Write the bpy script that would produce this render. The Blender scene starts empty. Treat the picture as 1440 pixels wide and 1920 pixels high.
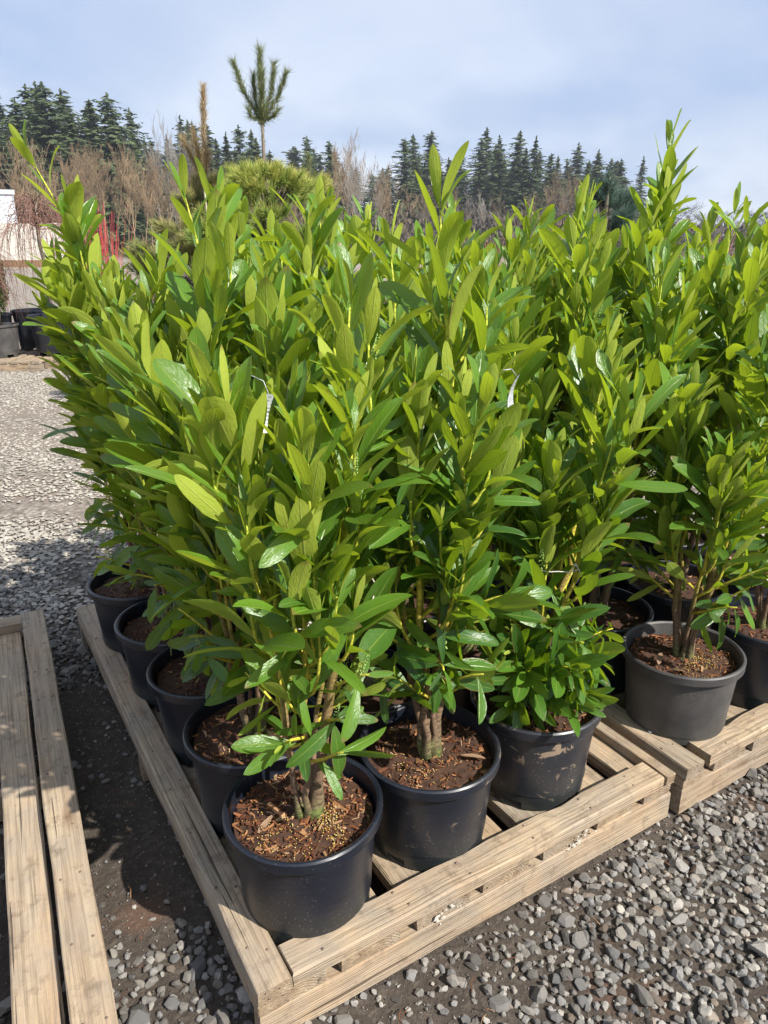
import bpy, bmesh, math, random
import numpy as np
from mathutils import Vector, Matrix, noise as mnoise

SC = bpy.context.scene
COL = SC.collection
R = math.radians
PI = math.pi

# ------------------------------------------------------------------ camera
CAM_H = 1.60
PITCH = 20.3
cam_d = bpy.data.cameras.new("camera")
cam_d.sensor_fit = 'VERTICAL'
cam_d.sensor_height = 36.0
cam_d.lens = 26.0
cam_d.clip_start = 0.05
cam_d.clip_end = 3000
cam = bpy.data.objects.new("camera", cam_d)
cam.location = (0, 0, CAM_H)
cam.rotation_euler = (R(90 - PITCH), 0, 0)
COL.objects.link(cam)
SC.camera = cam

# ------------------------------------------------------------------ light
SUN_DIR = Vector((0.775, -0.545, 0.0)).normalized()      # horizontal direction towards the sun
SUN_EL = 43.0
SUN_STRENGTH = 5.0
SKY_STRENGTH = 0.096
sun_d = bpy.data.lights.new("sun", 'SUN')
sun_d.energy = SUN_STRENGTH
sun_d.angle = R(0.6)
sun_d.color = (1.0, 0.955, 0.88)
sun = bpy.data.objects.new("sun", sun_d)
to_sun = Vector((SUN_DIR.x * math.cos(R(SUN_EL)), SUN_DIR.y * math.cos(R(SUN_EL)), math.sin(R(SUN_EL))))
sun.rotation_euler = to_sun.to_track_quat('Z', 'Y').to_euler()
sun.location = (6, -4, 8)
COL.objects.link(sun)

world = bpy.data.worlds.new("World")
SC.world = world
world.use_nodes = True
nt = world.node_tree
nt.nodes.clear()
def wn(t, **k):
    n = nt.nodes.new(t)
    for a, b in k.items(): setattr(n, a, b)
    return n
w_out = wn('ShaderNodeOutputWorld'); w_bg = wn('ShaderNodeBackground'); w_bg.inputs[1].default_value = SKY_STRENGTH
sky = wn('ShaderNodeTexSky', sky_type='NISHITA', sun_disc=False)
sky.sun_elevation = R(SUN_EL)
sky.sun_rotation = math.atan2(SUN_DIR.x, SUN_DIR.y)
sky.air_density = 1.0; sky.dust_density = 1.0
tc = wn('ShaderNodeTexCoord')
sep = wn('ShaderNodeSeparateXYZ'); nt.links.new(tc.outputs['Generated'], sep.inputs[0])
# project the direction on a cloud deck so the clouds flatten towards the horizon
mz = wn('ShaderNodeMath', operation='ADD'); nt.links.new(sep.outputs[2], mz.inputs[0]); mz.inputs[1].default_value = 0.22
dx = wn('ShaderNodeMath', operation='DIVIDE'); nt.links.new(sep.outputs[0], dx.inputs[0]); nt.links.new(mz.outputs[0], dx.inputs[1])
dy = wn('ShaderNodeMath', operation='DIVIDE'); nt.links.new(sep.outputs[1], dy.inputs[0]); nt.links.new(mz.outputs[0], dy.inputs[1])
cmb = wn('ShaderNodeCombineXYZ'); nt.links.new(dx.outputs[0], cmb.inputs[0]); nt.links.new(dy.outputs[0], cmb.inputs[1])
n1 = wn('ShaderNodeTexNoise'); n1.inputs['Scale'].default_value = 0.75; n1.inputs['Detail'].default_value = 5; n1.inputs['Roughness'].default_value = 0.46
n1.inputs['Distortion'].default_value = 0.3
nt.links.new(cmb.outputs[0], n1.inputs['Vector'])
r1 = wn('ShaderNodeValToRGB')
r1.color_ramp.elements[0].position = 0.38; r1.color_ramp.elements[0].color = (3.0, 3.75, 5.4, 1)
r1.color_ramp.elements[1].position = 0.62; r1.color_ramp.elements[1].color = (4.9, 5.35, 6.3, 1)
nt.links.new(n1.outputs['Fac'], r1.inputs[0])
# a few small bright puffs low over the horizon
mp = wn('ShaderNodeMapping'); mp.inputs['Scale'].default_value = (3.2, 3.2, 7.0); mp.inputs['Location'].default_value = (0.35, 0.2, 0.1)
nt.links.new(tc.outputs['Generated'], mp.inputs[0])
n2 = wn('ShaderNodeTexNoise'); n2.inputs['Scale'].default_value = 1.4; n2.inputs['Detail'].default_value = 6
nt.links.new(mp.outputs[0], n2.inputs['Vector'])
r2 = wn('ShaderNodeValToRGB')
r2.color_ramp.elements[0].position = 0.46; r2.color_ramp.elements[0].color = (0, 0, 0, 1)
r2.color_ramp.elements[1].position = 0.68; r2.color_ramp.elements[1].color = (1, 1, 1, 1)
nt.links.new(n2.outputs['Fac'], r2.inputs[0])
low = wn('ShaderNodeMapRange'); low.inputs[1].default_value = 0.02; low.inputs[2].default_value = 0.26; low.inputs[3].default_value = 0.75; low.inputs[4].default_value = 0.0
nt.links.new(sep.outputs[2], low.inputs[0])
mm = wn('ShaderNodeMath', operation='MULTIPLY'); nt.links.new(r2.outputs[0], mm.inputs[0]); nt.links.new(low.outputs[0], mm.inputs[1])
mx2 = wn('ShaderNodeMix', data_type='RGBA'); nt.links.new(mm.outputs[0], mx2.inputs[0]); nt.links.new(r1.outputs[0], mx2.inputs[6]); mx2.inputs[7].default_value = (6.6, 7.0, 7.7, 1)
mx = wn('ShaderNodeMix', data_type='RGBA'); mx.inputs[0].default_value = 0.88
nt.links.new(sky.outputs[0], mx.inputs[6]); nt.links.new(mx2.outputs[2], mx.inputs[7])
nt.links.new(mx.outputs[2], w_bg.inputs[0]); nt.links.new(w_bg.outputs[0], w_out.inputs[0])

SC.view_settings.view_transform = 'Standard'
SC.view_settings.look = 'None'
SC.view_settings.exposure = 0.75
SC.view_settings.gamma = 1.0
SC.view_settings.use_curve_mapping = False
SC.cycles.max_bounces = 6
SC.cycles.diffuse_bounces = 3
SC.cycles.transmission_bounces = 4
SC.cycles.transparent_max_bounces = 6
SC.cycles.caustics_reflective = False
SC.cycles.caustics_refractive = False

# ------------------------------------------------------------------ helpers
def tag(o, label=None, cat=None, group=None, kind=None):
    if label: o['label'] = label
    if cat: o['category'] = cat
    if group: o['group'] = group
    if kind: o['kind'] = kind
    return o

def empty(name, loc, rz=0.0):
    o = bpy.data.objects.new(name, None)
    o.empty_display_size = 0.1
    o.location = loc
    o.rotation_euler = (0, 0, rz)
    COL.objects.link(o)
    return o

def link(name, me, parent=None, mat=None):
    o = bpy.data.objects.new(name, me)
    if mat is not None and len(me.materials) == 0: me.materials.append(mat)
    COL.objects.link(o)
    if parent is not None: o.parent = parent
    return o

class MB:
    """collects shapes; build() links them as one mesh object"""
    def __init__(s): s.v = []; s.f = []; s.a = []; s.b = []
    def add(s, verts, faces, a=0.0, b=0.0):
        n = len(s.v)
        s.v.extend([tuple(p) for p in verts])
        s.f.extend([tuple(i + n for i in f) for f in faces])
        if isinstance(a, (int, float)): s.a.extend([a] * len(verts))
        else: s.a.extend(a)
        s.b.extend([b] * len(verts))
    def tube(s, pts, rad, sides=6, a=0.0, b=0.0, cap=True):
        pts = [Vector(p) for p in pts]
        n = len(pts)
        if not hasattr(rad, '__len__'): rad = [rad] * n
        if not hasattr(a, '__len__'): a = [a] * n
        vs = []; fs = []; av = []
        up = Vector((0.3, 0.2, 1)).normalized()
        prev = None
        for i, p in enumerate(pts):
            t = (pts[min(i + 1, n - 1)] - pts[max(i - 1, 0)])
            if t.length < 1e-9: t = Vector((0, 0, 1))
            t.normalize()
            if prev is None:
                x = t.cross(Vector((0.13, 0.95, 0.27)))
                if x.length < 0.05: x = t.cross(Vector((1, 0, 0)))
            else:
                x = prev - t * prev.dot(t)
            x.normalize(); prev = x
            y = t.cross(x)
            for k in range(sides):
                an = 2 * PI * k / sides
                vs.append(p + (x * math.cos(an) + y * math.sin(an)) * rad[i]); av.append(a[i])
        for i in range(n - 1):
            for k in range(sides):
                k2 = (k + 1) % sides
                fs.append((i * sides + k, i * sides + k2, (i + 1) * sides + k2, (i + 1) * sides + k))
        if cap:
            fs.append(tuple(range(sides - 1, -1, -1)))
            fs.append(tuple((n - 1) * sides + k for k in range(sides)))
        s.add(vs, fs, av, b)
    def mesh(s, name, smooth=True):
        me = bpy.data.meshes.new(name)
        me.from_pydata(s.v, [], s.f)
        at = me.attributes.new("tone", 'FLOAT', 'POINT'); at.data.foreach_set('value', np.array(s.a, dtype=np.float32))
        at = me.attributes.new("rnd", 'FLOAT', 'POINT'); at.data.foreach_set('value', np.array(s.b, dtype=np.float32))
        if smooth: me.polygons.foreach_set('use_smooth', [True] * len(me.polygons))
        me.update()
        return me
    def build(s, name, mat, parent=None, smooth=True):
        return link(name, s.mesh(name, smooth), parent, mat)

def grid_mesh(name, V, F, uv=None, attrs=None, smooth=True):
    """fast mesh from numpy arrays; F is (n,3) or (n,4)"""
    me = bpy.data.meshes.new(name)
    V = np.asarray(V, dtype=np.float32); F = np.asarray(F, dtype=np.int32)
    k = F.shape[1]
    me.vertices.add(len(V)); me.vertices.foreach_set('co', V.ravel())
    me.loops.add(F.size); me.loops.foreach_set('vertex_index', F.ravel())
    me.polygons.add(len(F))
    me.polygons.foreach_set('loop_start', np.arange(0, F.size, k, dtype=np.int32))
    me.polygons.foreach_set('use_smooth', np.full(len(F), smooth, dtype=bool))
    if uv is not None:
        l = me.uv_layers.new(name='UVMap'); l.data.foreach_set('uv', np.asarray(uv, dtype=np.float32)[F.ravel()].ravel())
    for n, a in (attrs or {}).items():
        at = me.attributes.new(n, 'FLOAT', 'POINT'); at.data.foreach_set('value', np.asarray(a, dtype=np.float32))
    me.update(calc_edges=True)
    me.validate()
    return me

def ray(px, py, dist):
    """the place seen at photo point (px, py), dist metres ahead along the ground direction"""
    f = 1387.0; s, c = math.sin(R(PITCH)), math.cos(R(PITCH))
    d = py - 960
    Y = f * c - d * s; Z = -(f * s + d * c)
    t = dist / Y
    return Vector(((px - 720) * t, dist, CAM_H + Z * t))

# ------------------------------------------------------------------ materials
def new_mat(name):
    m = bpy.data.materials.new(name); m.use_nodes = True
    m.node_tree.nodes.clear()
    return m
class N:
    """tiny node graph helper"""
    def __init__(s, m): s.t = m.node_tree
    def n(s, typ, ins=None, **k):
        nd = s.t.nodes.new(typ)
        for a, b in k.items(): setattr(nd, a, b)
        for a, b in (ins or {}).items():
            sock = nd.inputs[a]
            if isinstance(b, bpy.types.NodeSocket): s.t.links.new(b, sock)
            else: sock.default_value = b
        return nd
    def math(s, op, a, b=None, clamp=False):
        nd = s.t.nodes.new('ShaderNodeMath'); nd.operation = op; nd.use_clamp = clamp
        for i, x in enumerate((a, b)):
            if x is None: continue
            if isinstance(x, bpy.types.NodeSocket): s.t.links.new(x, nd.inputs[i])
            else: nd.inputs[i].default_value = x
        return nd.outputs[0]
    def mix(s, f, a, b, blend='MIX'):
        nd = s.t.nodes.new('ShaderNodeMix'); nd.data_type = 'RGBA'; nd.blend_type = blend
        for i, x in ((0, f), (6, a), (7, b)):
            if isinstance(x, bpy.types.NodeSocket): s.t.links.new(x, nd.inputs[i])
            elif i == 0: nd.inputs[0].default_value = x
            else: nd.inputs[i].default_value = (*x, 1)
        return nd.outputs[2]
    def ramp(s, f, stops):
        nd = s.t.nodes.new('ShaderNodeValToRGB'); cr = nd.color_ramp
        while len(cr.elements) < len(stops): cr.elements.new(0.5)
        for e, (p, c) in zip(cr.elements, stops):
            e.position = p; e.color = (*c, 1) if hasattr(c, '__len__') else (c, c, c, 1)
        s.t.links.new(f, nd.inputs[0])
        return nd.outputs[0]
    def noise(s, vec, scale, detail=4, rough=0.5, dist=0.0):
        return s.n('ShaderNodeTexNoise', {'Vector': vec, 'Scale': scale, 'Detail': detail, 'Roughness': rough, 'Distortion': dist}).outputs['Fac']
    def mapping(s, vec, scale=(1, 1, 1), loc=(0, 0, 0)):
        return s.n('ShaderNodeMapping', {'Vector': vec, 'Scale': scale, 'Location': loc}).outputs[0]
    def bump(s, h, strength, dist=0.01, normal=None):
        ins = {'Height': h, 'Strength': strength, 'Distance': dist}
        if normal is not None: ins['Normal'] = normal
        return s.n('ShaderNodeBump', ins).outputs[0]
    def out(s, sh): s.n('ShaderNodeOutputMaterial', {'Surface': sh})
    def pbr(s, color, rough=0.6, normal=None, spec=0.5, **k):
        ins = {'Base Color': color if isinstance(color, bpy.types.NodeSocket) else (*color, 1), 'Roughness': rough, 'Specular IOR Level': spec}
        if normal is not None: ins['Normal'] = normal
        ins.update(k)
        return s.n('ShaderNodeBsdfPrincipled', ins).outputs[0]

def simple(name, c1, c2=None, rough=0.7, scale=20.0, bump=0.0, spec=0.4):
    m = new_mat(name); g = N(m)
    co = g.n('ShaderNodeTexCoord').outputs['Object']
    nz = g.noise(co, scale, 4)
    col = g.mix(nz, c1, c2 or c1)
    nr = g.bump(nz, bump, 0.01) if bump else None
    g.out(g.pbr(col, rough, nr, spec))
    return m

def leaf_material():
    m = new_mat("laurel_leaf"); g = N(m)
    oi = g.n('ShaderNodeObjectInfo')
    sc = g.n('ShaderNodeSeparateColor', {'Color': oi.outputs['Color']})
    lr = g.n('ShaderNodeAttribute', attribute_name='rnd').outputs['Fac']
    ag = g.n('ShaderNodeAttribute', attribute_name='tone').outputs['Fac']
    rnd = g.math('FRACT', g.math('ADD', oi.outputs['Random'], lr))
    age = g.math('ADD', sc.outputs[0], ag, clamp=True)
    uv = g.n('ShaderNodeUVMap').outputs[0]
    sx = g.n('ShaderNodeSeparateXYZ', {'Vector': uv})
    u, v = sx.outputs[0], sx.outputs[1]
    au = g.math('ABSOLUTE', g.math('SUBTRACT', u, 0.5))
    rib = g.math('SUBTRACT', 1.0, g.math('DIVIDE', au, 0.045), clamp=True)
    edge = g.math('MULTIPLY', g.math('SUBTRACT', au, 0.465), 25.0, clamp=True)
    vein = g.math('SINE', g.math('ADD', g.math('MULTIPLY', v, 75.0), g.math('MULTIPLY', au, -34.0)))
    veinp = g.math('MULTIPLY', g.math('SUBTRACT', vein, 0.72), 3.0, clamp=True)
    rgb_off = g.n('ShaderNodeCombineXYZ', {'X': g.math('MULTIPLY', rnd, 37.0), 'Y': v, 'Z': u}).outputs[0]
    blot = g.noise(rgb_off, 3.0, 4, 0.6)
    top = g.mix(rnd, (0.014, 0.062, 0.018), (0.095, 0.215, 0.020))
    top = g.mix(g.math('MULTIPLY', age, 0.55), top, (0.18, 0.33, 0.026))
    top = g.mix(g.math('MULTIPLY', blot, 0.35), top, (0.035, 0.13, 0.012))
    top = g.mix(g.math('MULTIPLY', rib, 0.75), top, (0.24, 0.34, 0.055))
    top = g.mix(g.math('MULTIPLY', edge, 0.35), top, (0.24, 0.32, 0.05))
    und = g.mix(rnd, (0.170, 0.260, 0.034), (0.410, 0.490, 0.066))
    und = g.mix(g.math('MULTIPLY', age, 0.6), und, (0.50, 0.57, 0.070))
    und = g.mix(g.math('MULTIPLY', blot, 0.3), und, (0.19, 0.26, 0.035))
    und = g.mix(g.math('MULTIPLY', rib, 0.8), und, (0.50, 0.52, 0.13))
    und = g.mix(g.math('MULTIPLY', veinp, 0.16), und, (0.30, 0.36, 0.08))
    spot = g.math('MULTIPLY', g.math('SUBTRACT', g.noise(rgb_off, 14.0, 2), 0.735), 30.0, clamp=True)
    und = g.mix(g.math('MULTIPLY', spot, 0.6), und, (0.12, 0.07, 0.02))
    tipb = g.math('MULTIPLY', g.math('MULTIPLY', g.math('SUBTRACT', v, 0.90), 12.0, clamp=True), g.math('GREATER_THAN', g.math('FRACT', g.math('MULTIPLY', rnd, 13.7)), 0.86))
    edb = g.math('MULTIPLY', g.math('MULTIPLY', g.math('SUBTRACT', g.math('ADD', au, g.math('MULTIPLY', blot, 0.12)), 0.50), 30.0, clamp=True), g.math('GREATER_THAN', g.math('FRACT', g.math('MULTIPLY', rnd, 29.3)), 0.88))
    dead = g.math('MAXIMUM', tipb, edb)
    top = g.mix(g.math('MULTIPLY', dead, 0.85), top, (0.20, 0.12, 0.045)); und = g.mix(g.math('MULTIPLY', dead, 0.85), und, (0.24, 0.15, 0.06))
    top = g.mix(g.math('MULTIPLY', spot, 0.5), top, (0.10, 0.10, 0.03))
    dustm = g.ramp(g.noise(rgb_off, 5.5, 5, 0.7), [(0.50, 0.0), (0.75, 0.22)])
    top = g.mix(dustm, top, (0.20, 0.22, 0.13))
    bf = g.n('ShaderNodeNewGeometry').outputs['Backfacing']
    col = g.mix(bf, top, und)
    h = g.math('ADD', g.math('MULTIPLY', vein, 0.05), g.math('ADD', g.math('MULTIPLY', rib, -1.2), g.math('MULTIPLY', g.noise(rgb_off, 9.0, 3), 1.4)))
    nr = g.bump(h, 0.5, 0.002)
    rough = g.math('ADD', g.math('MULTIPLY', bf, 0.26), g.math('ADD', 0.27, g.math('MULTIPLY', blot, 0.12)))
    p = g.pbr(col, rough, nr, 0.5)
    tcol = g.mix(age, (0.26, 0.42, 0.012), (0.55, 0.66, 0.03))
    tr = g.n('ShaderNodeBsdfTranslucent', {'Color': tcol, 'Normal': nr}).outputs[0]
    mixs = g.n('ShaderNodeMixShader', {0: 0.36, 1: p, 2: tr}).outputs[0]
    g.out(mixs)
    return m
LEAF = leaf_material()

def stem_material():
    m = new_mat("laurel_stem"); g = N(m)
    t = g.n('ShaderNodeAttribute', attribute_name='tone').outputs['Fac']
    co = g.n('ShaderNodeTexCoord').outputs['Object']
    nz = g.noise(g.mapping(co, (1, 1, 0.35)), 60, 4)
    moss = g.noise(co, 22, 4)
    col = g.ramp(t, [(0.0, (0.17, 0.13, 0.075)), (0.20, (0.22, 0.135, 0.085)), (0.40, (0.27, 0.20, 0.06)), (0.58, (0.55, 0.46, 0.05)), (1.0, (0.50, 0.56, 0.06))])
    low = g.math('SUBTRACT', 1.0, g.math('MULTIPLY', t, 9.0), clamp=True)
    mm = g.math('MULTIPLY', low, g.math('MULTIPLY', g.math('SUBTRACT', moss, 0.45), 6.0, clamp=True))
    col = g.mix(mm, col, (0.16, 0.24, 0.05))
    lent = g.ramp(g.noise(g.mapping(co, (1, 1, 3.0)), 45, 5, 0.7), [(0.5, 0.0), (0.65, 0.7)])
    col = g.mix(g.math('MULTIPLY', lent, g.math('SUBTRACT', 1.0, g.math('MULTIPLY', t, 2.2), clamp=True)), col, (0.09, 0.06, 0.04))
    g.out(g.pbr(col, 0.62, g.bump(g.math('ADD', nz, lent), 0.9, 0.004), 0.3))
    return m
STEM = stem_material()

def wood_material():
    m = new_mat("weathered_wood"); g = N(m)
    oi = g.n('ShaderNodeObjectInfo'); rnd = oi.outputs['Random']
    co = g.n('ShaderNodeTexCoord').outputs['Object']
    off = g.n('ShaderNodeCombineXYZ', {'X': g.math('MULTIPLY', rnd, 31.0), 'Y': g.math('MULTIPLY', g.math('SUBTRACT', rnd, 0.5), 0.10), 'Z': g.math('ADD', 0.035, g.math('MULTIPLY', g.math('FRACT', g.math('MULTIPLY', rnd, 7.3)), 0.06))}).outputs[0]
    p = g.n('ShaderNodeVectorMath', {0: co, 1: off}, operation='ADD').outputs[0]
    big = g.noise(g.mapping(p, (1.3, 9, 9)), 1.0, 3, 0.55)
    s = g.n('ShaderNodeSeparateXYZ', {'Vector': p})
    yy = g.math('MULTIPLY', s.outputs[1], s.outputs[1]); zz = g.math('MULTIPLY', s.outputs[2], s.outputs[2])
    rr = g.math('SQRT', g.math('ADD', yy, zz))
    rr = g.math('ADD', rr, g.math('MULTIPLY', big, 0.035))
    ring = g.math('SINE', g.math('MULTIPLY', rr, 2 * PI / 0.0065))
    ring = g.math('ADD', g.math('MULTIPLY', ring, 0.5), 0.5)
    ring = g.math('POWER', ring, 2.2)
    fine = g.noise(g.mapping(p, (3.5, 150, 150)), 1.0, 3, 0.65)
    mid = g.noise(g.mapping(p, (2.0, 26, 26)), 1.0, 4, 0.6)
    blot = g.noise(p, 5.0, 5, 0.6)
    dirt = g.noise(p, 21.0, 5, 0.7)
    base = g.mix(rnd, (0.42, 0.300, 0.190), (0.315, 0.232, 0.158))
    endf = g.math('GREATER_THAN', g.math('ABSOLUTE', g.n('ShaderNodeSeparateXYZ', {'Vector': g.n('ShaderNodeTexCoord').outputs['Normal']}).outputs[0]), 0.8)
    base = g.mix(g.math('MULTIPLY', endf, 0.55), base, (0.20, 0.135, 0.08))
    col = g.mix(g.math('ADD', g.math('MULTIPLY', ring, 0.24), g.math('MULTIPLY', g.math('MULTIPLY', ring, endf), 0.5)), base, (0.17, 0.11, 0.06))
    col = g.mix(g.ramp(mid, [(0.38, 0.0), (0.70, 0.6)]), col, (0.52, 0.42, 0.285))
    col = g.mix(g.ramp(blot, [(0.40, 0.0), (0.64, 0.75)]), col, (0.27, 0.235, 0.19))
    col = g.mix(g.ramp(fine, [(0.47, 0.0), (0.68, 0.7)]), col, (0.17, 0.125, 0.08))
    col = g.mix(g.ramp(dirt, [(0.53, 0.0), (0.70, 0.75)]), col, (0.155, 0.115, 0.08))
    kn = g.n('ShaderNodeTexVoronoi', {'Vector': g.mapping(p, (2.6, 9, 9)), 'Scale': 1.0}).outputs['Distance']
    col = g.mix(g.math('MULTIPLY', g.math('SUBTRACT', 1.0, g.math('MULTIPLY', kn, 6.0), clamp=True), 0.85), col, (0.13, 0.07, 0.035))
    crack = g.noise(g.mapping(p, (1.6, 90, 90), (5, 3, 2)), 1.0, 1)
    ck = g.ramp(crack, [(0.72, 0.0), (0.745, 1.0)])
    col = g.mix(g.math('MULTIPLY', ck, 0.8), col, (0.06, 0.04, 0.025))
    h = g.math('ADD', g.math('MULTIPLY', fine, 0.7), g.math('ADD', g.math('MULTIPLY', ring, -0.15), g.math('ADD', g.math('MULTIPLY', dirt, 0.6), g.math('MULTIPLY', ck, -1.3))))
    g.out(g.pbr(col, 0.82, g.bump(h, 1.0, 0.004), 0.25))
    return m
WOOD = wood_material()

def pot_material(name, dust, mud, base=(0.005, 0.007, 0.012)):
    m = new_mat(name); g = N(m)
    co = g.n('ShaderNodeTexCoord').outputs['Object']
    rnd = g.n('ShaderNodeObjectInfo').outputs['Random']
    p = g.n('ShaderNodeVectorMath', {0: co, 1: g.n('ShaderNodeCombineXYZ', {'X': g.math('MULTIPLY', rnd, 9.0), 'Y': rnd}).outputs[0]}, operation='ADD').outputs[0]
    z = g.n('ShaderNodeSeparateXYZ', {'Vector': co}).outputs[2]
    n1_ = g.noise(p, 7, 5, 0.6); n2_ = g.noise(g.mapping(p, (1, 1, 1.3)), 13, 8, 0.66, 0.9); n3_ = g.noise(g.mapping(p, (1, 1, 9)), 9, 5, 0.6)
    sp = g.n('ShaderNodeTexVoronoi', {'Vector': p, 'Scale': 110.0}).outputs['Distance']
    col = g.mix(g.math('MULTIPLY', n3_, 0.8), base, (0.010, 0.014, 0.026))
    col = g.mix(g.math('MULTIPLY', g.ramp(n1_, [(0.35, 0.25), (0.75, 1.0)]), dust), col, (0.17, 0.155, 0.135))
    lowb = g.math('SUBTRACT', 1.0, g.math('MULTIPLY', z, 9.0), clamp=True)
    col = g.mix(g.math('MULTIPLY', g.math('MULTIPLY', lowb, n2_), 0.35), col, (0.06, 0.07, 0.03))
    mm = g.math('MULTIPLY', g.ramp(n2_, [(0.70 - mud * 0.17, 0.0), (0.74 - mud * 0.17, 1.0)]), g.ramp(n1_, [(0.42, 0.0), (0.5, 1.0)]))
    mm = g.math('MULTIPLY', mm, min(0.85, mud * 1.1))
    col = g.mix(mm, col, (0.29, 0.215, 0.145))
    dots = g.math('MULTIPLY', g.math('LESS_THAN', sp, 0.13), g.ramp(n1_, [(0.4, 0.0), (0.6, 0.7)]))
    col = g.mix(g.math('MULTIPLY', dots, 0.6), col, (0.35, 0.33, 0.28))
    rough = g.math('ADD', 0.20 + dust * 0.45, g.math('ADD', g.math('MULTIPLY', n1_, 0.2), g.math('MULTIPLY', mm, 0.3)), clamp=True)
    g.out(g.pbr(col, rough, g.bump(g.math('ADD', n3_, g.math('MULTIPLY', mm, 1.5)), 0.15, 0.004), 0.5))
    return m
POT_CLEAN = pot_material("black_pot_plastic", 0.045, 0.10)
POT_SCUFF = pot_material("scuffed_pot_plastic", 0.09, 0.5)
POT_MUD = pot_material("muddy_pot_plastic", 0.16, 0.85)
POT_GREY = pot_material("dusty_pot_plastic", 0.55, 0.45, (0.018, 0.018, 0.019))

def tone_material(name, stops, rough=0.85, bump=0.3, spec=0.25, scale=60):
    """colour picked by the rnd value of each piece"""
    m = new_mat(name); g = N(m)
    r_ = g.n('ShaderNodeAttribute', attribute_name='rnd').outputs['Fac']
    o_ = g.n('ShaderNodeObjectInfo').outputs['Random']
    f = g.math('FRACT', g.math('ADD', r_, g.math('MULTIPLY', o_, 1.0)))
    co = g.n('ShaderNodeTexCoord').outputs['Object']
    nz = g.noise(co, scale, 4, 0.6)
    col = g.ramp(f, stops)
    col = g.mix(g.math('MULTIPLY', nz, 0.55), col, tuple(x * 0.55 for x in stops[len(stops) // 2][1]))
    g.out(g.pbr(col, rough, g.bump(nz, bump, 0.004), spec))
    return m
STONE = tone_material("crushed_stone", [(0.0, (0.085, 0.077, 0.068)), (0.25, (0.19, 0.172, 0.15)), (0.5, (0.30, 0.275, 0.24)), (0.7, (0.20, 0.195, 0.19)), (0.9, (0.42, 0.385, 0.33)), (1.0, (0.20, 0.145, 0.10))], 0.9, 0.8, 0.25, 110)
STONE_PALE = tone_material("pale_gravel", [(0.0, (0.24, 0.21, 0.17)), (0.3, (0.37, 0.335, 0.28)), (0.6, (0.46, 0.42, 0.35)), (0.85, (0.34, 0.31, 0.265)), (1.0, (0.52, 0.48, 0.41))], 0.88, 0.35, 0.25, 60)
MULCH = tone_material("bark_mulch", [(0.0, (0.035, 0.016, 0.010)), (0.35, (0.13, 0.045, 0.022)), (0.65, (0.22, 0.085, 0.035)), (0.85, (0.34, 0.16, 0.065)), (1.0, (0.42, 0.30, 0.17))], 0.8, 0.4, 0.25, 120)
GRANULE = tone_material("fertiliser_granule", [(0.0, (0.50, 0.30, 0.04)), (0.5, (0.62, 0.44, 0.10)), (1.0, (0.70, 0.62, 0.36))], 0.5, 0.1, 0.4)
SOIL = simple("potting_soil", (0.022, 0.013, 0.009), (0.085, 0.038, 0.020), 0.9, 55, 0.9)
RACEME = simple("green_flower_buds", (0.20, 0.34, 0.07), (0.34, 0.46, 0.14), 0.6, 60)
TWINE = simple("pale_twine", (0.50, 0.47, 0.40), (0.62, 0.58, 0.50), 0.7, 90)
BARK = simple("grey_brown_bark", (0.13, 0.105, 0.08), (0.22, 0.18, 0.14), 0.85, 25, 0.5)
TWIG_RED = simple("red_dogwood_twig", (0.33, 0.02, 0.022), (0.45, 0.05, 0.04), 0.5, 30)
TWIG_BROWN = simple("reddish_weeping_twig", (0.20, 0.10, 0.075), (0.30, 0.17, 0.13), 0.7, 30)
TWIG_RUST = simple("rusty_twig", (0.20, 0.075, 0.045), (0.30, 0.13, 0.08), 0.7, 30)
FIRM = simple("fir_trunk_bark", (0.09, 0.075, 0.06), (0.16, 0.13, 0.10), 0.9, 3)
ALDERB = simple("bare_alder_bark", (0.17, 0.12, 0.075), (0.30, 0.21, 0.12), 0.85, 0.6)
ALDERG = simple("grey_bare_bark", (0.20, 0.18, 0.155), (0.30, 0.27, 0.23), 0.85, 0.6)
OAKB = simple("dark_oak_bark", (0.10, 0.095, 0.09), (0.16, 0.15, 0.14), 0.9, 0.8)

def needle_mat(name, stops, rough=0.65):
    m = new_mat(name); g = N(m)
    t = g.n('ShaderNodeAttribute', attribute_name='tone').outputs['Fac']
    r_ = g.n('ShaderNodeAttribute', attribute_name='rnd').outputs['Fac']
    o_ = g.n('ShaderNodeObjectInfo').outputs['Random']
    col = g.ramp(t, stops)
    v = g.math('ADD', 0.72, g.math('ADD', g.math('MULTIPLY', r_, 0.38), g.math('MULTIPLY', o_, 0.22)))
    hs = g.n('ShaderNodeHueSaturation', {'Color': col, 'Value': v, 'Saturation': 1.0}).outputs[0]
    p = g.pbr(hs, rough, None, 0.3)
    tr = g.n('ShaderNodeBsdfTranslucent', {'Color': hs}).outputs[0]
    g.out(g.n('ShaderNodeMixShader', {0: 0.2, 1: p, 2: tr}).outputs[0])
    return m
FIR = needle_mat("fir_foliage", [(0.0, (0.030, 0.046, 0.025)), (0.5, (0.068, 0.095, 0.042)), (1.0, (0.125, 0.150, 0.062))])
FIRB = needle_mat("haze_tinted_fir_foliage", [(0.0, (0.045, 0.064, 0.054)), (0.5, (0.085, 0.112, 0.085)), (1.0, (0.140, 0.165, 0.120))])  # paler, bluer needles: distance haze painted into the colour of the farther firs
PINE_Y = needle_mat("golden_pine_needle", [(0.0, (0.10, 0.18, 0.04)), (0.5, (0.32, 0.40, 0.08)), (1.0, (0.74, 0.66, 0.20))])
PINE_T = needle_mat("tan_pine_needle", [(0.0, (0.11, 0.16, 0.05)), (0.5, (0.30, 0.29, 0.10)), (1.0, (0.58, 0.45, 0.21))])
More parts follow.
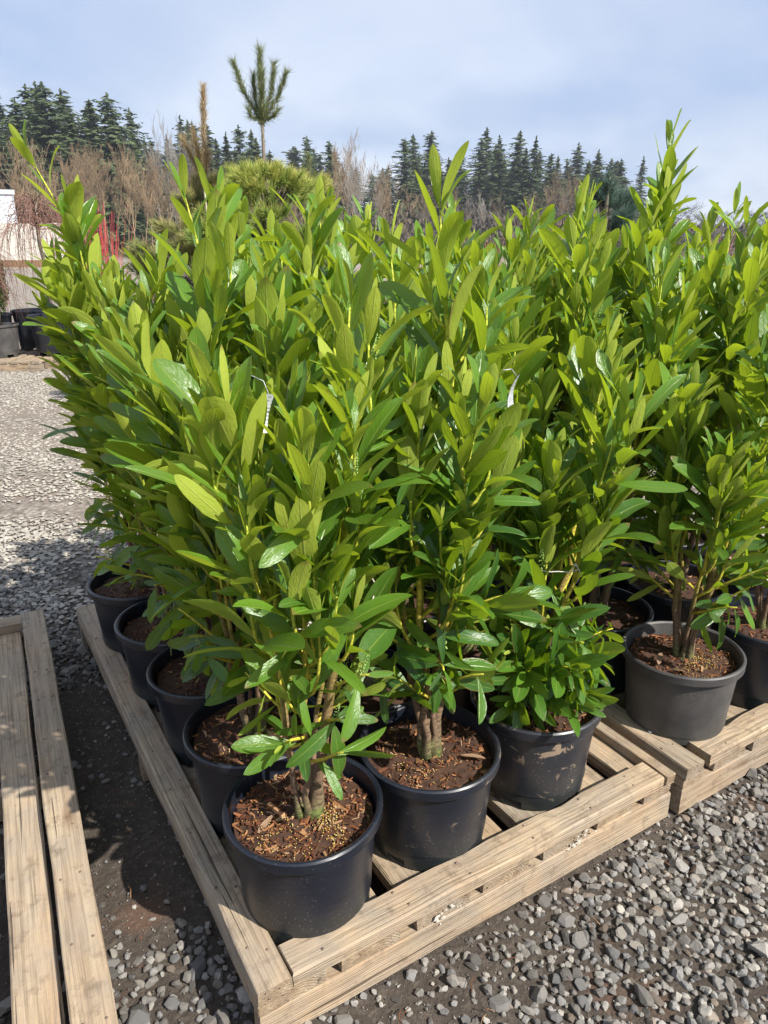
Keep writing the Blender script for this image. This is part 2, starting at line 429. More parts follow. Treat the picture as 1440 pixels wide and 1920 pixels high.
PINE_G = needle_mat("green_leader_needle", [(0.0, (0.14, 0.16, 0.06)), (1.0, (0.20, 0.26, 0.12))])
PINE_BR = needle_mat("browned_leader_needle", [(0.0, (0.34, 0.25, 0.12)), (1.0, (0.52, 0.40, 0.22))])
PINE_B = needle_mat("blue_pine_needle", [(0.0, (0.045, 0.09, 0.06)), (0.6, (0.09, 0.15, 0.11)), (1.0, (0.24, 0.29, 0.22))])
CEDAR = needle_mat("arborvitae_foliage", [(0.0, (0.05, 0.10, 0.02)), (0.6, (0.13, 0.17, 0.04)), (1.0, (0.26, 0.16, 0.06))])

# ------------------------------------------------------------------ pallet frame of reference
AA = R(58.6)
U = Vector((math.sin(AA), math.cos(AA), 0)); V_ = Vector((-math.cos(AA), math.sin(AA), 0))
O0 = Vector((-0.270, 1.083, 0))
RZ = math.atan2(U.y, U.x)
def uv(u, v, z=0.0): return O0 + U * u + V_ * v + Vector((0, 0, z))

# ------------------------------------------------------------------ ground
def ground_material():
    m = new_mat("nursery_yard_ground"); g = N(m)
    co = g.n('ShaderNodeTexCoord').outputs['Object']
    s = g.n('ShaderNodeSeparateXYZ', {'Vector': co})
    # damp dark dirt near the pallets, pale dry gravel further out
    d2 = g.math('SQRT', g.math('ADD', g.math('MULTIPLY', s.outputs[0], s.outputs[0]), g.math('MULTIPLY', s.outputs[1], s.outputs[1])))
    wob = g.noise(co, 1.1, 4, 0.6)
    far = g.math('MULTIPLY', g.math('ADD', g.math('SUBTRACT', d2, 3.3), g.math('MULTIPLY', g.math('SUBTRACT', wob, 0.5), 1.6)), 0.9, clamp=True)
    n_a = g.noise(co, 9, 6, 0.65); n_b = g.noise(co, 46, 6, 0.7)
    dirt = g.mix(n_a, (0.040, 0.032, 0.026), (0.105, 0.085, 0.068))
    dirt = g.mix(g.ramp(n_b, [(0.5, 0.0), (0.72, 0.8)]), dirt, (0.15, 0.125, 0.10))
    dirt = g.mix(g.ramp(g.noise(co, 2.6, 3), [(0.60, 0.0), (0.68, 0.5)]), dirt, (0.16, 0.085, 0.055))
    vo = g.n('ShaderNodeTexVoronoi', {'Vector': g.mapping(co, (1, 1, 1)), 'Scale': 26.0, 'Randomness': 1.0})
    vs = g.n('ShaderNodeSeparateColor', {'Color': vo.outputs['Color']}).outputs[0]
    pale = g.ramp(vs, [(0.0, (0.22, 0.19, 0.155)), (0.5, (0.33, 0.295, 0.245)), (1.0, (0.43, 0.39, 0.33))])
    pale = g.mix(g.ramp(vo.outputs['Distance'], [(0.35, 0.0), (0.75, 0.85)]), pale, (0.11, 0.09, 0.07))
    # wheel-worn bands of fine brown dirt across the yard
    band = g.noise(g.mapping(co, (0.22, 0.85, 1)), 1.0, 4, 0.55, 0.4)
    bm = g.ramp(band, [(0.46, 0.0), (0.56, 0.9)])
    pale = g.mix(bm, pale, g.mix(n_b, (0.15, 0.122, 0.10), (0.27, 0.225, 0.185)))
    vfar = g.math('MULTIPLY', g.math('SUBTRACT', d2, 16.0), 0.05, clamp=True)
    pale = g.mix(vfar, pale, g.mix(band, (0.20, 0.17, 0.14), (0.33, 0.29, 0.245)))
    grassy = g.math('MULTIPLY', g.math('SUBTRACT', d2, 62.0), 0.05, clamp=True)
    pale = g.mix(grassy, pale, g.mix(n_a, (0.05, 0.05, 0.03), (0.10, 0.09, 0.05)))
    col = g.mix(far, dirt, pale)
    hv = g.math('MULTIPLY', g.math('SUBTRACT', 1.0, vo.outputs['Distance']), far)
    h = g.math('ADD', g.math('MULTIPLY', n_b, 1.2), g.math('ADD', n_a, hv))
    g.out(g.pbr(col, 0.92, g.bump(h, 0.9, 0.012), 0.2))
    return m
def hgt(x, y):
    return 0.010 * mnoise.noise(Vector((x * 3.1, y * 3.1, 0))) + 0.006 * mnoise.noise(Vector((x * 11, y * 11, 3)))
xs = np.concatenate([[-900, -400, -150, -60, -25, -12, -8], np.arange(-5, 4.01, 0.055), [6, 9, 14, 30, 80, 200, 500, 900]])
ys = np.concatenate([[-300, -80, -20, -6, -2, -0.5], np.arange(0.2, 6.01, 0.055), [7, 9, 12, 18, 30, 60, 120, 300, 700, 1500]])
GX, GY = np.meshgrid(xs, ys)
GZ = np.zeros_like(GX)
for j in range(GX.shape[0]):
    for i in range(GX.shape[1]):
        x, y = GX[j, i], GY[j, i]
        if -4.9 < x < 3.9 and 0.2 < y < 5.9:
            fade = min(1, (5.9 - y) / 1.0, (3.9 - x), (x + 4.9), (y - 0.2) / .3 + .2)
            GZ[j, i] = (hgt(x, y) - 0.008) * fade
nx, ny = len(xs), len(ys)
ids = np.arange(nx * ny).reshape(ny, nx)
GF = np.stack([ids[:-1, :-1], ids[:-1, 1:], ids[1:, 1:], ids[1:, :-1]], -1).reshape(-1, 4)
gme = grid_mesh("ground", np.stack([GX.ravel(), GY.ravel(), GZ.ravel()], 1), GF)
ground = link("ground", gme, None, ground_material())
tag(ground, "dark dirt yard turning to pale gravel beyond the pallets", None, None, 'structure')

# ------------------------------------------------------------------ stones
rng = random.Random(5)
def hull_stone(rg, npts, flat):
    bm = bmesh.new()
    ax = (rg.uniform(0.75, 1.25), rg.uniform(0.6, 0.95), rg.uniform(flat * 0.7, flat))
    for _ in range(npts):
        d = Vector((rg.gauss(0, 1), rg.gauss(0, 1), rg.gauss(0, 1))).normalized() * rg.uniform(0.86, 1.0)
        bm.verts.new((d.x * ax[0] * 0.5, d.y * ax[1] * 0.5, d.z * ax[2] * 0.5))
    r_ = bmesh.ops.convex_hull(bm, input=bm.verts)
    bmesh.ops.delete(bm, geom=[e for e in r_['geom_interior'] if isinstance(e, bmesh.types.BMVert)], context='VERTS')
    bmesh.ops.triangulate(bm, faces=bm.faces)
    bm.verts.ensure_lookup_table(); bm.verts.index_update()
    V = np.array([v.co[:] for v in bm.verts]); F = np.array([[v.index for v in f.verts] for f in bm.faces])
    bm.free()
    return V, F
SV = [hull_stone(rng, 20, 0.75) for _ in range(14)]
SVs = [hull_stone(rng, 8, 0.7) for _ in range(6)]
def stone_mats(pts):
    out = []
    for (x, y, z, s, k, rx, rz, rn) in pts:
        e = Matrix.Translation((x, y, z)) @ Matrix.Rotation(rz, 4, 'Z') @ Matrix.Rotation(rx, 4, 'X') @ Matrix.Scale(s, 4)
        out.append((np.array(e), k, rn))
    return out
def join_stones(name, mats, lib):
    Vs, Fs, An = [], [], []; n = 0
    for e, k, rn in mats:
        v, f = lib[k]
        w = v @ e[:3, :3].T + e[:3, 3]
        Vs.append(w); Fs.append(f + n); An.append(np.full(len(v), rn)); n += len(v)
    return grid_mesh(name, np.vstack(Vs), np.vstack(Fs), None, {'rnd': np.concatenate(An)}, smooth=False)
def in_pallet(x, y, pad=0.0):
    d = Vector((x, y, 0)) - O0
    u, v = d.dot(U), d.dot(V_)
    return u, v
near = []; tiny = []
def dens(x, y):
    u, v = in_pallet(x, y)
    n = mnoise.noise(Vector((x * 2.2, y * 2.2, 7))) + 0.5 * mnoise.noise(Vector((x * 6, y * 6, 1)))
    if v < -0.04:                                 # open gravel right of the pallets' front edge
        d = -0.25 + 1.3 * min(1.0, max(0.0, (u - 0.25) / 0.75)) + 0.45 * n
        if u < 0.5 and v < -0.30: d += 0.35
        return max(0.12, min(0.99, d + 0.42))
    if u < 0.02:                                  # strip between the two pallets
        if v > 1.6: return min(0.98, 0.75 + (v - 1.6) * 1.2 + 0.2 * n)
        if v < 0.35: return 0.62 + 0.4 * n
        return 0.16 + 0.35 * n
    return 0.35
st = 0.0210
for iy in range(int(0.55 / st), int(3.6 / st)):
    for ix in range(int(-2.6 / st), int(2.4 / st)):
        x = (ix + rng.random()) * st; y = (iy + rng.random()) * st
        if abs(x) > 0.66 * y + 0.22: continue
        u, v = in_pallet(x, y)
        if 0.12 < u < 3.0 and 0.10 < v < 1.85 and rng.random() < 0.93: continue
        p_ = dens(x, y)
        if rng.random() < p_:
            s = min(0.062, 0.017 + rng.expovariate(1 / 0.0095) * (1.0 if p_ > .5 else 0.8))
            near.append((x, y, s * rng.uniform(-0.08, 0.22) + hgt(x, y) - .006, s, rng.randrange(14), rng.uniform(-0.5, 0.5), rng.uniform(0, 6.28), rng.random()))
        if rng.random() < 0.95:
            x += rng.uniform(-.01, .01)
            s = min(0.014, 0.004 + rng.expovariate(1 / 0.003))
            tiny.append((x, y, s * 0.2 + hgt(x, y) - .006, s, rng.randrange(6), 0.0, rng.uniform(0, 6.28), rng.random()))
def stone_score(t):
    x, y = t[0], t[1]
    if abs(x) > 0.50 * y + 0.02 or y < 0.8: return 99
    u, v = in_pallet(x, y)
    if v > -0.05 and u > -0.02: return 50
    return math.hypot(x, y) / t[3]
near.sort(key=stone_score)
lib_me = []
for k, (v, f) in enumerate(SV):
    me = grid_mesh("stone", v, f, None, None, smooth=False); me.materials.append(STONE); lib_me.append(me)
for (x, y, z, s, k, rx, rz, rn) in near[:300]:
    o = bpy.data.objects.new("stone", lib_me[k]); COL.objects.link(o); o.parent = ground
    o.location = (x, y, z); o.rotation_euler = (rx, 0, rz); o.scale = (s, s, s)
me = join_stones("gravel", stone_mats(near[300:]), SV); me.materials.append(STONE)
tag(link("gravel", me, ground), "angular grey crushed stones scattered over the dirt round the pallets", None, None, 'stuff')
me = join_stones("grit", stone_mats(tiny), SVs); me.materials.append(STONE)
tag(link("grit", me, ground), "fine grit pressed into the dirt", None, None, 'stuff')
far = []
def far_pass(y0, y1, st, s0, s1, pmul=1.0):
    for iy in range(int(y0 / st), int(y1 / st)):
        xa = -0.66 * iy * st - 0.3; xb = -0.16 * iy * st
        for ix in range(int(xa / st), int(xb / st)):
            x = (ix + rng.random()) * st; y = (iy + rng.random()) * st
            n = mnoise.noise(Vector((x * 0.5, y * 1.7, 11))) + 0.4 * mnoise.noise(Vector((x * 3, y * 3, 2)))
            u, v = in_pallet(x, y)
            if u > 0 and v < 1.95: continue
            if rng.random() < pmul * min(1, 0.80 - 1.5 * n):
                s = rng.uniform(s0, s1)
                far.append((x, y, s * 0.12 - 0.002, s, rng.randrange(14), rng.uniform(-.3, .3), rng.uniform(0, 6.28), rng.random()))
far_pass(2.9, 5.0, 0.023, 0.014, 0.038)
far_pass(5.0, 9.5, 0.034, 0.018, 0.042)
fl = [(v * np.array([1.1, 1.1, 0.38]), f) for v, f in SV]
me = join_stones("pale_gravel", stone_mats(far), fl); me.materials.append(STONE_PALE)
tag(link("pale_gravel", me, ground), "pale dry gravel spread over the open yard", None, None, 'stuff')
# dry needles and twigs lying between the stones
mb = MB()
for _ in range(150):
    y = rng.uniform(0.85, 2.2); x = rng.uniform(-0.5 * y, 0.55 * y)
    u, v = in_pallet(x, y)
    if u > -0.05 and v > -0.08: continue
    a = rng.uniform(0, 6.28); L = rng.uniform(0.015, 0.05)
    z = 0.014
    mb.tube([(x, y, z), (x + L * .5 * math.cos(a), y + L * .5 * math.sin(a), z + rng.uniform(0, .008)), (x + L * math.cos(a + .2), y + L * math.sin(a + .2), z)], [0.0011, 0.0009, 0.0005], 4, 0, rng.random())
tag(mb.build("dry_litter", MULCH, ground), "dry orange-brown needles and twigs on the gravel", None, None, 'stuff')

# ------------------------------------------------------------------ pallets
def plank_mesh(L, W, H, seed, rough=0.002, segs=14):
    """board of length L along X, width W along Y, height H along Z (base at 0), worn uneven edges"""
    rg = random.Random(seed)
    c = min(0.0035, W * 0.06)
    prof = [(-W / 2 + c, 0), (W / 2 - c, 0), (W / 2, c), (W / 2, H - c), (W / 2 - c, H), (-W / 2 + c, H), (-W / 2, H - c), (-W / 2, c)]
    k = len(prof); vs = []; fs = []
    xs_ = [-L / 2 + L * i / segs for i in range(segs + 1)]
    nick = {rg.randrange(1, segs): rg.uniform(0.003, 0.008) for _ in range(3)}
    bow = rg.uniform(-0.003, 0.003)
    for i, x in enumerate(xs_):
        t = i / segs
        for j, (y, z) in enumerate(prof):
            jit = rough * (1.0 if j in (2, 3, 4, 5, 6, 7) else 0.2)
            dy_ = rg.gauss(0, jit * 0.5) + bow * math.sin(PI * t); dz_ = rg.gauss(0, jit * 0.25)
            if i in nick and j in (3, 4): dy_ -= nick[i]; dz_ -= nick[i] * 0.5
            if j < 2: dz_ = 0
            xe = rg.gauss(0, 0.0012) if i in (0, segs) else 0
            vs.append((x + xe, y + dy_, z + dz_))
    for i in range(segs):
        for j in range(k):
            j2 = (j + 1) % k
            fs.append((i * k + j, (i + 1) * k + j, (i + 1) * k + j2, i * k + j2))
    fs.append(tuple(range(k))); fs.append(tuple(segs * k + j for j in range(k - 1, -1, -1)))
    me = bpy.data.meshes.new("plank"); me.from_pydata(vs, [], fs)
    me.polygons.foreach_set('use_smooth', [False] * len(me.polygons))
    me.materials.append(WOOD); me.update()
    return me
_ps = [0]
def board(parent, name, a, b, W, H, z, label=None):
    """a board lying from a to b (local x,y of the pallet), its base at height z"""
    _ps[0] += 1
    a = Vector((*a, 0)); b = Vector((*b, 0)); d = b - a
    me = plank_mesh(d.length, W, H, _ps[0] * 13 + 1)
    me.name = name
    o = link(name, me, parent)
    m = (a + b) / 2
    o.location = (m.x, m.y, z); o.rotation_euler = (0, 0, math.atan2(d.y, d.x))
    if label: o['label'] = label
    if 'rail' in name or name == 'runner':
        rg = random.Random(_ps[0]); n = max(2, int(d.length / 0.19))
        for i in range(n):
            for sy in (-1, 1):
                k = bpy.data.objects.new("nail", NAILM); COL.objects.link(k); k.parent = o
                k.location = (-d.length / 2 + d.length * (i + .5) / n + rg.gauss(0, .012), sy * W * .25 + rg.gauss(0, .003), H + 0.0006)
    return o
_nb = MB(); _nb.tube([(0, 0, -.002), (0, 0, .0008)], [.0034, .0031], 8)
NAILM = _nb.mesh("nail"); NAILM.materials.append(simple("rusty_nail", (0.12, 0.07, 0.045), (0.22, 0.17, 0.14), 0.6, 200))
H1, H2, H3 = 0.090, 0.040, 0.038       # runner, deck board, rail

def make_pallet(u0, v0, lu, lv, label, front=None, side_strip=False, left_rail=True, rz=None, loc=None, deck=None, rear=True):
    if loc is None: loc = uv(u0, v0)
    p = empty("wooden_pallet", loc, RZ if rz is None else rz)
    tag(p, label, "pallet", "wooden shipping pallets")
    for v in (0.022, lv * 0.5, lv - 0.022):
        board(p, "runner", (0.004, v), (lu - 0.004, v), 0.040, H1, 0.0)
    for (a, b) in deck:
        board(p, "deck_board", ((a + b) / 2, 0.003 + rng.uniform(0, .006)), ((a + b) / 2, lv - 0.003), b - a, H2 - 0.001, H1 + 0.001)
    zt = H1 + H2 + 0.001
    if left_rail: board(p, "side_rail", (0.040, -0.004), (0.040, lv), 0.076, H3, zt)
    if front: board(p, "front_rail", (front[0], 0.038), (front[1], 0.038), 0.082, H3, zt)
    if rear: board(p, "rear_rail", (0.082, lv - 0.04), (lu - 0.06, lv - 0.04), 0.076, H3, zt)
    if side_strip: board(p, "side_strip", (lu - 0.02, -0.002), (lu - 0.02, lv), 0.036, 0.030, zt)
    return p
# main pallet: deck boards run away from the camera, small gaps between them
decks = []
edges = [0.0, 0.160, 0.195, 0.350, 0.392, 0.550, 0.590, 0.742, 0.785, 0.938, 0.983, 1.125, 1.168, 1.285]
for i in range(0, len(edges), 2): decks.append((edges[i] + .002, edges[i + 1] - .002))
main_pallet = make_pallet(0.0, -0.022, 1.285, 1.95, "long weathered pallet under the front plants, its corner nearest the camera", (0.082, 1.232), True, deck=decks)
# right pallet
d2 = []
e2 = [0.0, 0.10, 0.15, 0.30, 0.335, 0.48, 0.52, 0.66, 0.70, 0.85, 0.885, 1.03, 1.07, 1.21, 1.25, 1.40]
for i in range(0, len(e2), 2): d2.append((e2[i] + .002, e2[i + 1] - .002))
right_pallet = make_pallet(1.312, -0.035, 1.40, 1.95, "pallet abutting the long front pallet, white dot on its side rail", (0.112, 1.34), False, deck=d2)
mb = MB()
mb.tube([(0, 0, 0), (0, 0, 0.0015)], [0.0065, 0.006], 12)
dot = mb.build("paint_dot", simple("white_paint_spot", (0.8, 0.8, 0.78), None, 0.5), right_pallet)
dot.location = (0.05, 0.17, H1 + H2 + H3 + 0.0025); dot['label'] = "round white dot on the side rail"
# white bird-lime like paint scabs on the front of the main pallet
def scab(u, z, w, h, seed):
    rg = random.Random(seed); m2 = MB()
    for _ in range(15):
        cx = rg.gauss(0, w * .3); cz = rg.gauss(0, h * .3); s = rg.uniform(0.002, 0.006)
        k = 6; ring = [(cx + s * math.cos(2 * PI * i / k + .3) * rg.uniform(.6, 1.2), -0.0012, cz + s * math.sin(2 * PI * i / k + .3) * rg.uniform(.6, 1.2)) for i in range(k)]
        m2.add(ring + [(cx, -0.0035, cz)], [(i, (i + 1) % k, k) for i in range(k)])
    o = m2.build("paint_scab", simple("old_white_paint", (0.36, 0.34, 0.29), (0.52, 0.49, 0.43), 0.8, 90), main_pallet)
    o.location = (u, -0.0025, z)
scab(0.47, 0.105, 0.09, 0.035, 3); scab(0.90, 0.105, 0.09, 0.035, 9)

# left pallet (empty), turned a few degrees
lp_near = Vector((-0.525, 1.022, 0)); lp_far = Vector((-1.401, 2.718, 0))
dl = (lp_far - lp_near).normalized()
lrz = math.atan2(dl.y, dl.x) - PI / 2
orig = lp_far - dl * 2.0
left_pallet = empty("wooden_pallet", orig, lrz)
tag(left_pallet, "empty weathered pallet with twin long boards, left of the plants", "pallet", "wooden shipping pallets")
for v in (0.03, 1.0, 1.965): board(left_pallet, "runner", (-1.21, v), (-0.006, v), 0.042, H1, 0)
for (a, b) in [(-0.188, -0.096), (-0.46, -0.32), (-0.66, -0.52), (-0.86, -0.72), (-1.06, -0.92), (-1.21, -1.10)]:
    board(left_pallet, "deck_board", ((a + b) / 2, 0.004), ((a + b) / 2, 1.99), b - a, H2 - .001, H1 + .001)
board(left_pallet, "side_rail", (-0.043, 0.0), (-0.043, 2.0), 0.084, H3, H1 + H2 + .001)
board(left_pallet, "end_rail", (-1.2, 1.955), (-0.088, 1.955), 0.075, H3, H1 + H2 + .001)
board(left_pallet, "end_rail", (-1.2, 0.045), (-0.088, 0.045), 0.075, H3, H1 + H2 + .001)

# ------------------------------------------------------------------ pots
def pot_mesh(seed, r0=0.148, r1=0.166, h=0.275, lip=0.014, n=56):
    rg = random.Random(seed)
    k = h / 0.275
    prof = [(r0 - 0.004, 0.0), (r0, 0.004), (r0 + 0.001, 0.024 * k), (r0 + 0.002, 0.048 * k), (r0 + 0.0045, 0.050 * k), (r0 + 0.006, 0.10 * k), ((r0 + r1) / 2 + .003, 0.17 * k),
            (r1, h - 0.032), (r1 + 0.002, h - 0.030), (r1 + lip - .002, h - 0.029), (r1 + lip, h - 0.026), (r1 + lip + .0005, h - 0.004), (r1 + lip - 0.003, h),
            (r1 + lip * 0.45, h + 0.0005), (r1 + 0.001, h - 0.004), (r1 - 0.003, h - 0.03), (r1 - 0.010, h - 0.10)]
    w1, w2, ph, ph2 = rg.uniform(.002, .005), rg.uniform(.001, .003), rg.uniform(0, 6), rg.uniform(0, 6)
    vs = []; fs = []
    for (r_, z) in prof:
        for i in range(n):
            a = 2 * PI * i / n
            q = z / h
            rr = r_ + q * (w1 * math.cos(2 * a + ph) + w2 * math.cos(3 * a + ph2))
            vs.append((rr * math.cos(a), rr * math.sin(a), z + q * w2 * math.sin(2 * a + ph2)))
    holes = set()
    for c in range(6):
        b = int(n * c / 6 + rg.randrange(n)) if c == 0 else b + n // 6
        for d in range(3): holes.add((b + d) % n)
    for j in range(len(prof) - 1):
        for i in range(n):
            if j in (0, 1) and i in holes: continue
            i2 = (i + 1) % n
            fs.append((j * n + i, j * n + i2, (j + 1) * n + i2, (j + 1) * n + i))
    # floor of the pot, raised, so the drain holes open into darkness
    vs += [((r0 - .01) * math.cos(2 * PI * i / n), (r0 - .01) * math.sin(2 * PI * i / n), 0.03) for i in range(n)]
    b0 = len(vs) - n
    fs.append(tuple(b0 + i for i in range(n)))
    me = bpy.data.meshes.new("pot"); me.from_pydata(vs, [], fs)
    me.polygons.foreach_set('use_smooth', [True] * len(me.polygons)); me.update()
    me.set_sharp_from_angle(angle=R(32))
    return me
def soil_mesh(seed, r=0.158, z=0.235):
    vs = []; fs = []; rings = 12; n = 40
    rg = random.Random(seed); off = rg.uniform(0, 50)
    vs.append((0, 0, z + 0.012))
    for j in range(1, rings + 1):
        for i in range(n):
            a = 2 * PI * i / n; q = r * j / rings
            x, y = q * math.cos(a), q * math.sin(a)
            vs.append((x, y, z + 0.012 * (1 - j / rings) + 0.009 * mnoise.noise(Vector((x * 22 + off, y * 22, 0))) + 0.005 * mnoise.noise(Vector((x * 70 + off, y * 70, 3)))))
    for i in range(n): fs.append((0, 1 + i, 1 + (i + 1) % n))
    for j in range(rings - 1):
        for i in range(n):
            i2 = (i + 1) % n
            fs.append((1 + j * n + i, 1 + (j + 1) * n + i, 1 + (j + 1) * n + i2, 1 + j * n + i2))
    me = bpy.data.meshes.new("soil"); me.from_pydata(vs, [], fs); me.materials.append(SOIL)
    me.polygons.foreach_set('use_smooth', [True] * len(me.polygons)); me.update()
    return me, off
def mulch_mesh(seed, off, count, r=0.155, z=0.235):
    rg = random.Random(seed); m2 = MB()
    for _ in range(count):
        a = rg.uniform(0, 2 * PI); q = r * math.sqrt(rg.random())
        x, y = q * math.cos(a), q * math.sin(a)
        zz = z + 0.012 * (1 - q / r) + 0.009 * mnoise.noise(Vector((x * 22 + off, y * 22, 0))) + rg.uniform(0.001, 0.006)
        big = rg.random() < 0.10
        L = rg.uniform(0.016, 0.034) if big else rg.uniform(0.006, 0.022)
        W = rg.uniform(0.005, 0.012) if big else rg.uniform(0.0015, 0.0045)
        H = rg.uniform(0.001, 0.004)
        rot = Matrix.Rotation(rg.uniform(0, 6.28), 3, 'Z') @ Matrix.Rotation(rg.gauss(0, .3), 3, 'Y') @ Matrix.Rotation(rg.gauss(0, .5), 3, 'X')
        cs = [Vector((sx * L / 2 * (1 if sy > 0 else rg.uniform(.6, 1)), sy * W / 2 * (1 if sx > 0 else .6), sz * H / 2)) for sx in (-1, 1) for sy in (-1, 1) for sz in (-1, 1)]
        vs = [rot @ c + Vector((x, y, zz)) for c in cs]
        m2.add(vs, [(0, 1, 3, 2), (4, 6, 7, 5), (0, 4, 5, 1), (2, 3, 7, 6), (0, 2, 6, 4), (1, 5, 7, 3)], 0, min(0.999, abs(rg.gauss(0.35, 0.28))))
    return m2.mesh("bark_chips", smooth=False)
def granule_mesh(seed, off, count, r=0.15, z=0.235):
    rg = random.Random(seed); m2 = MB()
    cs = [(rg.uniform(-.09, .09), rg.uniform(-.12, .05), rg.uniform(.012, .035)) for _ in range(5)]
    O8 = [(1, 0, 0), (-1, 0, 0), (0, 1, 0), (0, -1, 0), (0, 0, 1), (0, 0, -1)]
    OF = [(0, 2, 4), (2, 1, 4), (1, 3, 4), (3, 0, 4), (2, 0, 5), (1, 2, 5), (3, 1, 5), (0, 3, 5)]
    for _ in range(count):
        c = rg.choice(cs)
        x, y = c[0] + rg.gauss(0, c[2]), c[1] + rg.gauss(0, c[2])
        if math.hypot(x, y) > r: continue
        zz = z + 0.012 * (1 - math.hypot(x, y) / r) + 0.009 * mnoise.noise(Vector((x * 22 + off, y * 22, 0))) + rg.uniform(0.003, 0.007)
        s = rg.uniform(0.0011, 0.0021)
        m2.add([(x + a * s, y + b * s, zz + d * s) for a, b, d in O8], OF, 0, rg.random())
    return m2.mesh("granules")

# ------------------------------------------------------------------ laurel leaves
LS, WS = 10, 2                                       # quads along and across one leaf
def leaf_variant(rg):
    """unit-length leaf from the petiole at the origin along +X, upper side +Z"""
    curve = rg.uniform(0.15, 0.75) * (1 if rg.random() < .88 else -0.5)
    fold = rg.uniform(0.10, 0.42); wid = rg.uniform(0.098, 0.142); obov = rg.uniform(0.82, 1.18)
    twist = rg.gauss(0, 0.25); wave = rg.uniform(0.0, 0.012); ph = rg.uniform(0, 6)
    tab = [0.022, 0.20, 0.48, 0.73, 0.90, 0.985, 1.0, 0.93, 0.73, 0.43, 0.05]
    xs_ = [0.0, 0.08, 0.18, 0.30, 0.42, 0.55, 0.66, 0.77, 0.87, 0.95, 1.0]
    V = []; UV = []
    ang = 0.0; cx = cz = 0.0; px = 0.0
    for i, x in enumerate(xs_):
        ds = x - px; px = x
        ang = -curve * (x ** 1.3)
        cx += ds * math.cos(ang); cz += ds * math.sin(ang)
        w = wid * tab[i] * (obov if x > 0.5 else 1.0) 
        tw = twist * x
        for j in range(WS + 1):
            q = (j / WS - 0.5) * 2
            y = q * w; z = abs(q) * w * fold * 1.3 + wave * math.sin(9 * x + ph + q * 2) * abs(q)
            y, z = y * math.cos(tw) - z * math.sin(tw), y * math.sin(tw) + z * math.cos(tw)
            V.append((cx - math.sin(ang) * z, y, cz + math.cos(ang) * z))
            UV.append((j / WS, x))
    F = []
    for i in range(LS):
        for j in range(WS):
            a = i * (WS + 1) + j
            F.append((a, a + WS + 1, a + WS + 2, a + 1))
    return np.array(V), np.array(F), np.array(UV)
lrg = random.Random(77)
LV = [leaf_variant(lrg) for _ in range(14)]
LM = []
for v, f, t in LV:
    me = grid_mesh("leaf", v, f, t); me.materials.append(LEAF); LM.append(me)
DEAD = simple("dry_brown_leaf", (0.16, 0.085, 0.045), (0.33, 0.22, 0.14), 0.75, 30, 0.3)
DLM = []
for me in LM[:4]:
    c_ = me.copy(); c_.name = "dead_leaf"; c_.materials.clear(); c_.materials.append(DEAD); DLM.append(c_)
def join_leaves(name, items):
    Vs, Fs, UVs, An, Tn = [], [], [], [], []; n = 0
    for (m, k, age, rn) in items:
        v, f, t = LV[k]
        w = v @ m[:3, :3].T + m[:3, 3]
        Vs.append(w); Fs.append(f + n); UVs.append(t); An.append(np.full(len(v), rn)); Tn.append(np.full(len(v), age)); n += len(v)
    me = grid_mesh(name, np.vstack(Vs), np.vstack(Fs), np.vstack(UVs), {'rnd': np.concatenate(An), 'tone': np.concatenate(Tn)})
    me.materials.append(LEAF)
    return me
def raceme_mesh(seed):
    rg = random.Random(seed); m2 = MB()
    L = 0.075
    m2.tube([(0, 0, 0), (0.004, 0, L * .5), (0.002, 0.003, L)], [0.0012, 0.001, 0.0006], 5)
    O8 = [(1, 0, 0), (-1, 0, 0), (0, 1, 0), (0, -1, 0), (0, 0, 1), (0, 0, -1)]
    OF = [(0, 2, 4), (2, 1, 4), (1, 3, 4), (3, 0, 4), (2, 0, 5), (1, 2, 5), (3, 1, 5), (0, 3, 5)]
    for i in range(34):
        t = (i + 1) / 35; a = i * 2.4; q = 0.0075 * (1.1 - t * .75)
        s = 0.0026 * (1.15 - t * .6)
        x, y, z = q * math.cos(a), q * math.sin(a), t * L
        m2.add([(x + p[0] * s, y + p[1] * s, z + p[2] * s * 1.2) for p in O8], OF)
    return m2.mesh("flower_spike")
RM = raceme_mesh(3); RM.materials.append(RACEME)

def bez(p0, p1, p2, p3, n):
    out = []
    for i in range(n + 1):
        t = i / n
        out.append(p0 * (1 - t) ** 3 + p1 * 3 * t * (1 - t) ** 2 + p2 * 3 * t * t * (1 - t) + p3 * t ** 3)
    return out

